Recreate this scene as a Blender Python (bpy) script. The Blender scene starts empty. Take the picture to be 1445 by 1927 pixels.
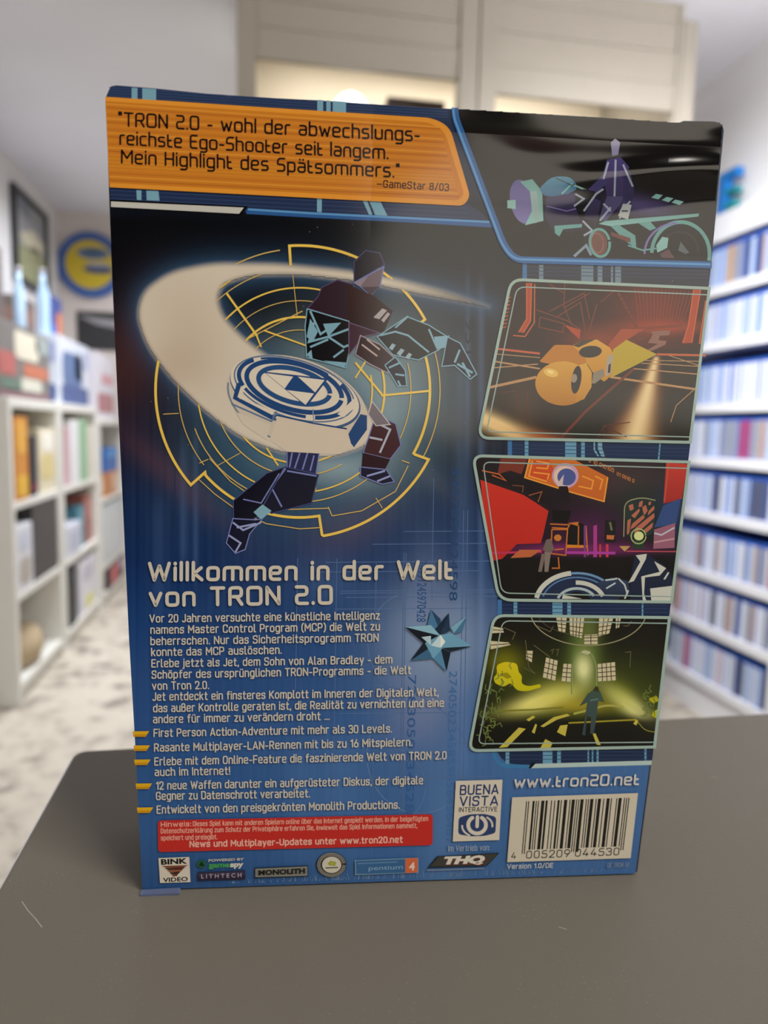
import bpy, math, random
import numpy as np
from mathutils import Matrix, Vector
random.seed(7); rng = np.random.default_rng(7)
scn = bpy.context.scene
C = scn.collection
PI = math.pi

# ------------------------------------------------------------------ camera
W, H = 1445.0, 1927.0
CX, CY, F = W / 2, H / 2, 1353.0
def nrm(v): return v / np.linalg.norm(v)
def cray(px, py): return np.array([(px - CX) / F, (py - CY) / F, 1.0])
down = nrm(cray(478, 12800))
fwd = nrm(cray(482, 806)); fwd = nrm(fwd - down * (fwd @ down))
right = np.cross(down, fwd)
R = np.array([right, fwd, -down])            # camera axes (x right, y down, z forward) -> world
CAMZ = 0.1190
CAM = np.array([0.0, 0.0, CAMZ])
cam_d = bpy.data.cameras.new('camera'); cam = bpy.data.objects.new('camera', cam_d); C.objects.link(cam)
m = np.eye(4); m[:3, 0] = R @ [1, 0, 0]; m[:3, 1] = R @ [0, -1, 0]; m[:3, 2] = R @ [0, 0, -1]; m[:3, 3] = CAM
cam.matrix_world = Matrix(m.tolist())
cam_d.sensor_fit = 'VERTICAL'; cam_d.sensor_height = 36.0; cam_d.lens = F / H * 36.0
cam_d.clip_start = 0.01; cam_d.clip_end = 30
cam_d.dof.use_dof = True; cam_d.dof.focus_distance = 0.170; cam_d.dof.aperture_fstop = 11.5
scn.camera = cam
scn.view_settings.view_transform = 'Standard'; scn.view_settings.look = 'None'
scn.view_settings.gamma = 1.0; scn.view_settings.use_curve_mapping = False
scn.view_settings.exposure = 0.0

# ------------------------------------------------------------------ world, the room's lamps and added lights
def S(r, g, b):
    f = lambda c: (c / 255 / 12.92) if c <= 10.3 else ((c / 255 + 0.055) / 1.055) ** 2.4
    return (f(r), f(g), f(b), 1.0)
world = bpy.data.worlds.new('world'); scn.world = world; world.use_nodes = True
world.node_tree.nodes['Background'].inputs[0].default_value = (0.9, 0.93, 1.0, 1)
world.node_tree.nodes['Background'].inputs[1].default_value = 0.16
def area(name, loc, target, sx, sy, power, col=(1, 1, 1)):
    d = bpy.data.lights.new(name, 'AREA'); d.shape = 'RECTANGLE'; d.size = sx; d.size_y = sy; d.energy = power; d.color = col
    o = bpy.data.objects.new(name, d); C.objects.link(o); o.location = loc
    o.rotation_euler = (Vector(target) - Vector(loc)).to_track_quat('-Z', 'Y').to_euler()
    return o
area('overhead_light', (0.75, -0.80, 1.40), (0.0, 0.15, 0.05), 0.7, 0.7, 44, (1.0, 0.94, 0.85))
area('overhead_light', (-0.45, 3.0, 1.42), (-0.45, 3.0, -1), 0.8, 0.9, 25, (0.90, 0.95, 1.0)).data.spread = math.radians(118)
area('overhead_light', (-0.3, 4.0, 1.42), (-0.3, 4.0, -1), 1.0, 1.0, 25, (0.92, 0.95, 1.0)).data.spread = math.radians(150)
area('added_uplight', (1.15, 1.25, 0.80), (1.45, 2.0, 1.46), 0.3, 0.3, 9, (0.98, 0.96, 1.0))  # added unseen uplight, brightens the ceiling and wall at upper right
lr = area('overhead_light', (0.72, 1.30, 1.42), (1.62, 2.35, 0.0), 0.6, 0.5, 27, (0.94, 0.96, 1.0)); lr.data.spread = math.radians(84)  # last one is an added light, narrowed and aimed to brighten the rack

# ------------------------------------------------------------------ helpers
def mat(name, col, rough=0.5, metal=0.0, emit=None, estr=0.0, spec=0.5, coat=0.0):
    mt = bpy.data.materials.new(name); mt.use_nodes = True
    b = mt.node_tree.nodes['Principled BSDF']
    b.inputs['Base Color'].default_value = col; b.inputs['Roughness'].default_value = rough
    b.inputs['Metallic'].default_value = metal; b.inputs['Specular IOR Level'].default_value = spec
    b.inputs['Coat Weight'].default_value = coat
    if emit: b.inputs['Emission Color'].default_value = emit; b.inputs['Emission Strength'].default_value = estr
    return mt
def noisy(mt, scale, amount=0.15, bump=0.0, detail=4):
    nt = mt.node_tree; b = nt.nodes['Principled BSDF']; c = b.inputs['Base Color'].default_value[:]
    tc = nt.nodes.new('ShaderNodeTexCoord'); n = nt.nodes.new('ShaderNodeTexNoise')
    n.inputs['Scale'].default_value = scale; n.inputs['Detail'].default_value = detail
    nt.links.new(tc.outputs['Object'], n.inputs['Vector'])
    r = nt.nodes.new('ShaderNodeValToRGB')
    r.color_ramp.elements[0].position = 0.3; r.color_ramp.elements[1].position = 0.7
    r.color_ramp.elements[0].color = [x * (1 - amount) for x in c[:3]] + [1]
    r.color_ramp.elements[1].color = [min(1, x * (1 + amount)) for x in c[:3]] + [1]
    nt.links.new(n.outputs['Fac'], r.inputs['Fac']); nt.links.new(r.outputs['Color'], b.inputs['Base Color'])
    if bump:
        bp = nt.nodes.new('ShaderNodeBump'); bp.inputs['Strength'].default_value = bump; bp.inputs['Distance'].default_value = 0.001
        nt.links.new(n.outputs['Fac'], bp.inputs['Height']); nt.links.new(bp.outputs['Normal'], b.inputs['Normal'])
    return mt
class MB:
    def __init__(s): s.v = []; s.f = []; s.mi = []
    def box(s, x0, x1, y0, y1, z0, z1, mi=0):
        b = len(s.v)
        s.v += [(x0, y0, z0), (x1, y0, z0), (x1, y1, z0), (x0, y1, z0), (x0, y0, z1), (x1, y0, z1), (x1, y1, z1), (x0, y1, z1)]
        for q in ((0, 3, 2, 1), (4, 5, 6, 7), (0, 1, 5, 4), (1, 2, 6, 5), (2, 3, 7, 6), (3, 0, 4, 7)):
            s.f.append([b + i for i in q]); s.mi.append(mi)
        return s
    def prism(s, pts, axis, a, b_, mi=0):
        """closed outline pts (2D) extruded along axis from a to b_"""
        n = len(pts); b = len(s.v)
        for t in (a, b_):
            for p in pts:
                q = list(p); q.insert(axis, t); s.v.append(tuple(q))
        s.f.append([b + i for i in range(n)]); s.mi.append(mi)
        s.f.append([b + n + i for i in reversed(range(n))]); s.mi.append(mi)
        for i in range(n):
            j = (i + 1) % n; s.f.append([b + i, b + n + i, b + n + j, b + j]); s.mi.append(mi)
        return s
    def lathe(s, prof, cx=0, cy=0, n=32, mi=0):
        b = len(s.v)
        for r, z in prof:
            for k in range(n):
                a = 2 * PI * k / n; s.v.append((cx + r * math.cos(a), cy + r * math.sin(a), z))
        for i in range(len(prof) - 1):
            for k in range(n):
                k2 = (k + 1) % n
                s.f.append([b + i * n + k, b + i * n + k2, b + (i + 1) * n + k2, b + (i + 1) * n + k]); s.mi.append(mi)
        s.f.append([b + k for k in reversed(range(n))]); s.mi.append(mi)
        s.f.append([b + (len(prof) - 1) * n + k for k in range(n)]); s.mi.append(mi)
        return s
    def mesh(s, name, mats, bevel=0.0, smooth=False):
        me = bpy.data.meshes.new(name); me.from_pydata(s.v, [], s.f)
        for mm in (mats if isinstance(mats, (list, tuple)) else [mats]): me.materials.append(mm)
        for p, i in zip(me.polygons, s.mi): p.material_index = i; p.use_smooth = smooth
        me.update(); return me
    def build(s, name, mats, parent=None, bevel=0.0, smooth=False):
        o = bpy.data.objects.new(name, s.mesh(name, mats, bevel, smooth)); C.objects.link(o)
        if parent: o.parent = parent
        if bevel:
            bv = o.modifiers.new('bevel', 'BEVEL'); bv.width = bevel; bv.segments = 3; bv.limit_method = 'ANGLE'
        return o
def bx(*a): return MB().box(*a)
def tag(o, label, cat, group=None):
    o['label'] = label; o['category'] = cat
    if group: o['group'] = group
    return o
def empty(name, loc, label, cat, group=None, rz=0):
    o = bpy.data.objects.new(name, None); C.objects.link(o); o.location = loc; o.rotation_euler = (0, 0, rz); o.empty_display_size = 0.05
    return tag(o, label, cat, group)
def struct(o): o['kind'] = 'structure'; return o

# ------------------------------------------------------------------ the room
FZ = CAMZ - 1.03; CZ = CAMZ + 1.34                    # floor and ceiling heights (z = 0 is the counter top)
XL, XR, YB, YF = -1.245, 1.80, 5.05, -1.60
white_wall = noisy(mat('white_wall_paint', S(226, 225, 226), 0.8), 3, 0.02)
warm_wall = noisy(mat('warm_wall_paint', S(214, 204, 198), 0.8), 3, 0.03)
ceil_m = noisy(mat('ceiling_paint', S(226, 226, 231), 0.85), 2, 0.02)
dark_wall = noisy(mat('dark_reflection_wall', S(46, 40, 36), 0.8), 3, 0.1)  # unseen wall coloured dark so the box mirrors the photographer's dark clothes
def terrazzo():
    mt = mat('terrazzo', S(205, 196, 180), 0.35); nt = mt.node_tree; b = nt.nodes['Principled BSDF']
    tc = nt.nodes.new('ShaderNodeTexCoord'); n1 = nt.nodes.new('ShaderNodeTexNoise'); n1.inputs['Scale'].default_value = 9; n1.inputs['Detail'].default_value = 3
    v = nt.nodes.new('ShaderNodeTexVoronoi'); v.inputs['Scale'].default_value = 22
    mx = nt.nodes.new('ShaderNodeMix'); mx.data_type = 'RGBA'; mx.inputs[0].default_value = 0.4
    r = nt.nodes.new('ShaderNodeValToRGB'); e = r.color_ramp.elements
    e[0].position = 0.30; e[0].color = S(112, 102, 95); e[1].position = 0.56; e[1].color = S(190, 181, 167)
    k = e.new(0.42); k.color = S(166, 156, 144)
    nt.links.new(tc.outputs['Object'], n1.inputs['Vector']); nt.links.new(tc.outputs['Object'], v.inputs['Vector'])
    sx = nt.nodes.new('ShaderNodeSeparateColor'); nt.links.new(v.outputs['Color'], sx.inputs[0])
    ad = nt.nodes.new('ShaderNodeMath'); ad.operation = 'MULTIPLY_ADD'; ad.inputs[1].default_value = 0.22
    sb = nt.nodes.new('ShaderNodeMath'); sb.operation = 'SUBTRACT'; sb.inputs[1].default_value = 0.08
    nt.links.new(n1.outputs['Fac'], sb.inputs[0]); nt.links.new(sx.outputs[0], ad.inputs[0]); nt.links.new(sb.outputs[0], ad.inputs[2])
    nt.links.new(ad.outputs[0], r.inputs['Fac']); nt.links.new(r.outputs['Color'], b.inputs['Base Color'])
    nt.nodes.remove(mx); return mt
struct(bx(XL - .1, XR + .1, YF - .1, YB + .1, FZ - .1, FZ).build('floor', terrazzo()))
struct(bx(XL - .1, XR + .1, YF - .1, YB + .1, CZ, CZ + .1).build('ceiling', ceil_m))
struct(bx(XL - .1, XL, YF, YB, FZ, CZ).build('wall_left', white_wall))
struct(bx(XR, XR + .1, YF, YB, FZ, CZ).build('wall_right', white_wall))
struct(bx(XL - .1, XR + .1, YB, YB + .1, FZ, CZ).build('wall_back', warm_wall))
struct(bx(1.70, XR, 1.2, YB, CAMZ + .80, CZ).build('trim_1', white_wall))
# wall behind the photographer with a bright window in it
WX0, WX1, WZ0, WZ1 = -0.06, 1.30, CAMZ - 0.34, CAMZ + 0.44
wf = MB(); wf.box(XL - .1, WX0, YF - .1, YF, FZ, CZ); wf.box(WX1, XR + .1, YF - .1, YF, FZ, CZ)
wf.box(WX0, WX1, YF - .1, YF, FZ, WZ0); wf.box(WX0, WX1, YF - .1, YF, WZ1, CZ)
struct(wf.build('wall_front', dark_wall))
day = mat('frosted_daylight_pane', (0.0, 0.0, 0.0, 1), 0.5, emit=(1.0, 0.90, 0.76, 1), estr=2.4)
wn = struct(bx(WX0, WX1, YF - .09, YF - .07, WZ0, WZ1).build('window_1', day))
fr = MB()
frame_m = mat('dark_window_frame', S(60, 52, 46), 0.5)
for a in ((WX0, WX0 + .03, WZ0, WZ1), (WX1 - .04, WX1, WZ0, WZ1), (WX0, WX1, WZ0, WZ0 + .04), (WX0, WX1, WZ1 - .04, WZ1)):
    fr.box(a[0], a[1], YF - .066, YF - .02, a[2], a[3])
fo = fr.build('window_frame', frame_m, wn)

# ------------------------------------------------------------------ pixel -> place in the room (used to measure the photo once)
def at(px, py, axis, val):
    d = R @ cray(px, py); return CAM + d * ((val - CAM[axis]) / d[axis])

# ------------------------------------------------------------------ counter
def counter_mat():
    mt = mat('grey_brown_powder_coat', S(113, 109, 101), 0.48, spec=0.14); nt = mt.node_tree; b = nt.nodes['Principled BSDF']
    tc = nt.nodes.new('ShaderNodeTexCoord'); n = nt.nodes.new('ShaderNodeTexNoise'); n.inputs['Scale'].default_value = 1400; n.inputs['Detail'].default_value = 2
    bp = nt.nodes.new('ShaderNodeBump'); bp.inputs['Strength'].default_value = 0.16; bp.inputs['Distance'].default_value = 0.0004
    nt.links.new(tc.outputs['Object'], n.inputs['Vector']); nt.links.new(n.outputs['Fac'], bp.inputs['Height']); nt.links.new(bp.outputs['Normal'], b.inputs['Normal'])
    v = nt.nodes.new('ShaderNodeTexVoronoi'); v.inputs['Scale'].default_value = 900
    r = nt.nodes.new('ShaderNodeValToRGB'); e = r.color_ramp.elements
    e[0].position = 0.06; e[0].color = S(160, 155, 146); e[1].position = 0.16; e[1].color = S(110, 106, 98)
    nt.links.new(tc.outputs['Object'], v.inputs['Vector'])
    n2 = nt.nodes.new('ShaderNodeTexNoise'); n2.inputs['Scale'].default_value = 60
    nt.links.new(tc.outputs['Object'], n2.inputs['Vector'])
    ad = nt.nodes.new('ShaderNodeMath'); ad.operation = 'ADD'; nt.links.new(v.outputs['Distance'], ad.inputs[0])
    ml = nt.nodes.new('ShaderNodeMath'); ml.operation = 'MULTIPLY'; ml.inputs[1].default_value = 0.25
    nt.links.new(n2.outputs['Fac'], ml.inputs[0]); nt.links.new(ml.outputs[0], ad.inputs[1])
    sb = nt.nodes.new('ShaderNodeMath'); sb.operation = 'SUBTRACT'; sb.inputs[1].default_value = 0.06
    nt.links.new(ad.outputs[0], sb.inputs[0])
    nt.links.new(sb.outputs[0], r.inputs['Fac']); nt.links.new(r.outputs['Color'], b.inputs['Base Color'])
    return mt
def rrect(x0, x1, y0, y1, r, n=8):
    p = []
    for cx, cy, a in ((x1 - r, y1 - r, 0), (x0 + r, y1 - r, 90), (x0 + r, y0 + r, 180), (x1 - r, y0 + r, 270)):
        for k in range(n + 1):
            t = math.radians(a + 90 * k / n); p.append((cx + r * math.cos(t), cy + r * math.sin(t)))
    return p
ct = empty('display_counter', (0.18, 0.1, FZ), 'grey brown display counter with rounded corner carrying the boxed game', 'counter')
top = MB().prism(rrect(-0.065 - .18, 0.66 - .18, -0.42 - .1, 0.267 - .1, 0.0045), 2, -FZ - 0.022, -FZ).build('counter_top', counter_mat(), ct, bevel=0.0012)
MB().prism(rrect(-0.0662 - .18, 0.6612 - .18, -0.4212 - .1, 0.2682 - .1, 0.0057), 2, -FZ - 0.006, -FZ - 0.0018).build('edge_highlight', mat('highlight_metal', S(226, 226, 230), 0.22, 1.0), ct, bevel=0.0008)  # bright metal rim added to draw the highlight along the counter edge
bx(-0.045 - .18, 0.64 - .18, -0.40 - .1, 0.247 - .1, 0.06, -FZ - 0.022).build('cabinet_body', mat('counter_body', S(92, 88, 82), 0.5), ct, bevel=0.003)
bx(-0.02 - .18, 0.61 - .18, -0.37 - .1, 0.22 - .1, 0, 0.06).build('plinth', mat('counter_plinth', S(40, 38, 36), 0.6), ct)

scr = mat('pale_scratch', S(168, 160, 148), 0.5)
for pts in ([(40, 1697), (52, 1715), (66, 1730), (78, 1746)], [(1338, 1462), (1352, 1464)], [(1050, 1745), (1066, 1750)]):
    sv = []
    for px, py in pts:
        q = at(px, py, 2, 0.0); sv += [(q[0] - .18, q[1] - .1, -FZ + .00008), (q[0] - .18 + .00022, q[1] - .1 + .00012, -FZ + .00008)]
    k = MB(); k.v = sv; k.f = [[2 * i, 2 * i + 1, 2 * i + 3, 2 * i + 2] for i in range(len(pts) - 1)]; k.mi = [0] * len(k.f); k.build('scratch', scr, ct)

# ------------------------------------------------------------------ the boxed game: local frame on its printed face
d0 = R @ cray(266, 1677); BL = CAM + d0 * ((0 - CAMZ) / d0[2])
ex = nrm(np.array([0.99575, -0.0917, 0.0])); ez = np.array([-0.0008, -0.0940, 0.9956]); ez = nrm(ez - ex * (ez @ ex)); ey = np.cross(ez, ex)
gb = empty('boxed_game', (0, 0, 0), 'blue cardboard software box standing on the grey counter with its printed back towards us', 'box')
m = np.eye(4); m[:3, 0] = ex; m[:3, 1] = ey; m[:3, 2] = ez; m[:3, 3] = BL
gb.matrix_world = Matrix(m.tolist())
Rt = R.T
def UV(p):
    """photo pixels (n,2) -> (u,v) metres on the printed face"""
    p = np.asarray(p, float).reshape(-1, 2)
    d = np.stack([(p[:, 0] - CX) / F, (p[:, 1] - CY) / F, np.ones(len(p))], 1) @ Rt   # R @ ray for each
    k = ((BL - CAM) @ ey) / (d @ ey)
    q = CAM + d * k[:, None] - BL
    return np.stack([q @ ex, q @ ez], 1)

INK_LIFT = [0.00012]
class Ink:
    """flat printed shapes, one mesh, colours in a point attribute"""
    def __init__(s): s.v = []; s.f = []; s.c = []; s.n = 0
    def raw(s, uv, faces, cols):
        INK_LIFT[0] += 4e-7
        b = s.n; k = len(uv)
        s.v.append(np.stack([uv[:, 0], np.full(k, -INK_LIFT[0]), uv[:, 1]], 1))
        s.f += [[b + i for i in f] for f in faces]
        cols = np.asarray(cols, float)
        s.c.append(np.tile(cols[:3], (k, 1)) if cols.ndim == 1 else cols[:, :3]); s.n += k
    def poly(s, pts, col, col2=None):
        uv = UV(pts); c = np.array(S(*col))
        if col2 is not None:                       # vertical print gradient over the shape
            p = np.asarray(pts, float); t = (p[:, 1] - p[:, 1].min()) / max(1e-6, np.ptp(p[:, 1]))
            c = c[None] * (1 - t[:, None]) + np.array(S(*col2))[None] * t[:, None]
        s.raw(uv, [list(range(len(uv)))], c)
    def stroke(s, pts, w, col, closed=False, cap=False):
        v, f = ribbon(pts, w, closed, cap); s.raw(UV(v), f, np.array(S(*col)))
    def rays(s, many, w, col):
        for p in many: s.stroke(p, w, col)
    def build(s, name, parent, material):
        me = bpy.data.meshes.new(name); v = np.concatenate(s.v)
        me.from_pydata(v.tolist(), [], s.f)
        a = me.color_attributes.new('ink', 'FLOAT_COLOR', 'POINT')
        c = np.concatenate(s.c); a.data.foreach_set('color', np.concatenate([c, np.ones((len(c), 1))], 1).astype(np.float32).ravel())
        me.materials.append(material); me.update()
        o = bpy.data.objects.new(name, me); C.objects.link(o); o.parent = parent; return o
def ribbon(pts, w, closed=False, cap=False):
    p = np.asarray(pts, float)
    keep = [0] + [i for i in range(1, len(p)) if np.hypot(*(p[i] - p[i - 1])) > 1e-6]; p = p[keep]
    if closed and np.hypot(*(p[0] - p[-1])) < 1e-6: p = p[:-1]
    n = len(p); L = []; Rr = []
    for i in range(n):
        a = p[i - 1] if (i > 0 or closed) else None; b = p[(i + 1) % n] if (i < n - 1 or closed) else None
        d1 = (p[i] - a) / np.hypot(*(p[i] - a)) if a is not None else None
        d2 = (b - p[i]) / np.hypot(*(b - p[i])) if b is not None else None
        if d1 is None: d1 = d2
        if d2 is None: d2 = d1
        t = d1 + d2; l = np.hypot(*t); t = t / l if l > 1e-6 else d1
        nn = np.array([-t[1], t[0]]); m_ = 1 / max(0.4, abs(nn @ np.array([-d1[1], d1[0]])))
        L.append(p[i] + nn * w / 2 * m_); Rr.append(p[i] - nn * w / 2 * m_)
    v = L + Rr; f = []
    for i in range(n if closed else n - 1):
        j = (i + 1) % n; f.append([i, j, n + j, n + i])
    if cap and not closed:
        for i, sgn in ((0, -1), (n - 1, 1)):
            q = p[1] - p[0] if i == 0 else p[-1] - p[-2]
            a0 = math.atan2(q[1], q[0]) + (0 if sgn > 0 else PI)
            ids = [i if sgn < 0 else n + i]
            for k in range(1, 6):
                t = a0 - PI / 2 + PI * k / 6; v.append(p[i] + np.array([math.cos(t), math.sin(t)]) * w / 2); ids.append(len(v) - 1)
            ids.append(n + i if sgn < 0 else i)
            f.append(ids)
    return np.array(v), f
def fillet(pts, r, closed=False, n=5):
    p = np.asarray(pts, float); out = []; N = len(p)
    rr = r if isinstance(r, (list, tuple)) else [r] * N
    for i in range(N):
        if not closed and i in (0, N - 1): out.append(p[i]); continue
        a, b, c = p[i - 1], p[i], p[(i + 1) % N]
        la, lc = np.hypot(*(a - b)), np.hypot(*(c - b)); q = min(rr[i], la / 2, lc / 2)
        if q <= 0: out.append(b); continue
        s_, e_ = b + (a - b) / la * q, b + (c - b) / lc * q
        for k in range(n + 1):
            t = k / n; out.append((1 - t) ** 2 * s_ + 2 * t * (1 - t) * b + t * t * e_)
    return np.array(out)
def ell(cx, cy, rx, ry, rot=0, a0=0, a1=360, n=48):
    t = np.radians(np.linspace(a0, a1, n + (0 if a1 - a0 == 360 else 1), endpoint=(a1 - a0 != 360))); c, s_ = math.cos(math.radians(rot)), math.sin(math.radians(rot))
    x, y = rx * np.cos(t), ry * np.sin(t)
    return np.stack([cx + x * c - y * s_, cy + x * s_ + y * c], 1)
def Z(off, sc):                                     # crop coordinates -> photo pixels
    return lambda *p: np.array([(off[0] + x / sc, off[1] + y / sc) for x, y in p])
z1 = Z((180, 140), 2.408); z2 = Z((780, 140), 2.173); z3 = Z((230, 440), 2.064); z4 = Z((880, 500), 2.89)
z5 = Z((880, 840), 2.89); z6 = Z((860, 1130), 3.211); z7 = Z((230, 1040), 2.223); z8 = Z((230, 1360), 2.223); z9 = Z((800, 1420), 2.89)

# ---- lettering
VV = np.array([523.0, 7427.0])
def updir(p): d = np.asarray(p, float) - VV; return d / np.hypot(*d)
def place(xy, w, b0, b1, hpx):
    """glyph units (x 0..w, y 0..1 = cap height) -> photo pixels along the baseline b0-b1"""
    xy = np.asarray(xy, float); b0 = np.asarray(b0, float); b1 = np.asarray(b1, float)
    base = b0[None] + (xy[:, :1] / w) * (b1 - b0)[None]
    return base + xy[:, 1:] * hpx * updir((b0 + b1) / 2)[None]
X = 0.72
GL = {
 'w': (.80, [[(0, X), (.20, 0), (.40, .56), (.60, 0), (.80, X)]]), 'W': (1.1, [[(0, 1), (.27, 0), (.55, .85), (.83, 0), (1.1, 1)]]),
 'i': (0, [[(0, 0), (0, X)], [(0, .96), (0, 1.0)]]), 'l': (0, [[(0, 0), (0, 1.04)]]),
 'k': (.48, [[(0, 0), (0, 1.04)], [(.44, X), (.06, .38), (.48, 0)]]),
 'o': (.58, [('c', (0, 0), (0, X), (.58, X), (.58, 0))]), 'm': (.96, [[(0, 0), (0, X), (.96, X), (.96, 0)], [(.48, X), (.48, 0)]]),
 'n': (.54, [[(0, 0), (0, X), (.54, X), (.54, 0)]]), 'e': (.55, [[(.1, .36), (.55, .36), (.55, X), (0, X), (0, 0), (.52, 0)]]),
 'r': (.34, [[(0, 0), (0, X), (.34, X)]]), 'd': (.56, [('c', (0, 0), (0, X), (.56, X), (.56, 0)), [(.56, 0), (.56, 1.04)]]),
 'b': (.56, [('c', (0, 0), (0, X), (.56, X), (.56, 0)), [(0, 0), (0, 1.04)]]), 'p': (.56, [('c', (0, 0), (0, X), (.56, X), (.56, 0)), [(0, X), (0, -.28)]]),
 'g': (.56, [('c', (0, 0), (0, X), (.56, X), (.56, 0)), [(.56, X), (.56, -.28), (.06, -.28)]]),
 'a': (.55, [[(.06, X), (.55, X), (.55, 0), (0, 0), (0, .40), (.55, .40)]]), 'c': (.48, [[(.48, X), (0, X), (0, 0), (.48, 0)]]),
 'h': (.54, [[(0, 0), (0, 1.04)], [(0, X), (.54, X), (.54, 0)]]), 's': (.50, [[(.46, X), (0, X), (0, .37), (.50, .37), (.50, 0), (.02, 0)]]),
 't': (.32, [[(0, .92), (0, 0), (.32, 0)], [(0, .50), (.26, .50)]]), 'u': (.54, [[(0, X), (0, 0), (.54, 0), (.54, X)]]), 'v': (.56, [[(0, X), (.28, 0), (.56, X)]]),
 'T': (.66, [[(0, 1), (.66, 1)], [(.33, 1), (.33, 0)]]), 'R': (.64, [[(0, 0), (0, 1), (.62, 1), (.62, .46), (.16, .46)], [(.36, .46), (.64, 0)]]),
 'O': (.70, [('c', (0, 0), (0, 1), (.70, 1), (.70, 0))]), '0': (.64, [('c', (0, 0), (0, 1), (.64, 1), (.64, 0))]), 'N': (.64, [[(0, 0), (0, 1), (.64, 0), (.64, 1)]]),
 '2': (.56, [[(0, 1), (.56, 1), (.56, .52), (0, .52), (0, 0), (.58, 0)]]), '.': (0, [[(0, 0), (0, .03)]]), '-': (.30, [[(0, .36), (.30, .36)]]),
 'E': (.54, [[(.54, 1), (0, 1), (0, 0), (.54, 0)], [(0, .52), (.46, .52)]]), 'S': (.56, [[(.56, 1), (.12, 1), (0, .78), (0, .52), (.56, .52), (.56, 0), (0, 0)]]),
 'M': (.84, [[(0, 0), (0, 1), (.42, .38), (.84, 1), (.84, 0)]]), 'H': (.64, [[(0, 0), (0, 1)], [(.64, 0), (.64, 1)], [(0, .5), (.64, .5)]]),
 '"': (.16, [[(0, 1.04), (0, .84)], [(.16, 1.04), (.16, .84)]]),
}
GL['ä'] = (.55, GL['a'][1] + [[(.14, .96), (.14, 1.0)], [(.40, .96), (.40, 1.0)]])
def techno(ink, text, b0, b1, hpx, col, sw=0.15, gap=0.30, space=0.52, r=0.20):
    x = 0; parts = []
    for ch in text:
        if ch == ' ': x += space; continue
        w, st = GL[ch]
        for k, q in enumerate(st):
            cl = q[0] == 'c'; pts = [(a + x, b) for a, b in (q[1:] if cl else q)]
            rr = 0.02 if ch in 'NMkWwv' else r
            parts.append((fillet(pts, rr, cl), cl, k))
        x += w + gap
    x -= gap
    V = {}; 
    for pts, cl, k in parts:
        px = place(pts, x, b0, b1, hpx); v, f = ribbon(px, sw * hpx, cl, not cl)
        A = V.setdefault(k, [[], [], 0]); A[0].append(v); A[1] += [[i + A[2] for i in g] for g in f]; A[2] += len(v)
    for k in sorted(V): ink.raw(UV(np.concatenate(V[k][0])), V[k][1], np.array(S(*col)))
_cache = {}
def font_mesh(text, bold):
    cu = bpy.data.curves.new('lettering', 'FONT'); cu.body = text; cu.size = 1.0; cu.offset = bold; cu.resolution_u = 3
    o = bpy.data.objects.new('lettering', cu); C.objects.link(o)
    dg = bpy.context.evaluated_depsgraph_get(); dg.update()
    me = o.evaluated_get(dg).to_mesh()
    v = np.zeros(len(me.vertices) * 3, np.float32); me.vertices.foreach_get('co', v); v = v.reshape(-1, 3)[:, :2].astype(float)
    f = [list(p.vertices) for p in me.polygons]
    o.evaluated_get(dg).to_mesh_clear(); bpy.data.objects.remove(o); bpy.data.curves.remove(cu)
    return v, f
CAPH = None
def marks(ink, text, b0, b1, hpx, col, bold=0.0, slant=0.0):
    """built-in sans lettering for the small trade marks"""
    global CAPH
    if CAPH is None: CAPH = np.ptp(font_mesh('H', 0)[0][:, 1])
    v, f = font_mesh(text, bold); v = v.copy(); v[:, 0] -= v[:, 0].min(); v[:, 1] /= CAPH
    w = v[:, 0].max(); v[:, 0] += slant * v[:, 1] * w * hpx / max(1, np.hypot(*(np.asarray(b1, float) - np.asarray(b0, float))))
    ink.raw(UV(place(v, w, b0, b1, hpx)), f, np.array(S(*col)))
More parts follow.
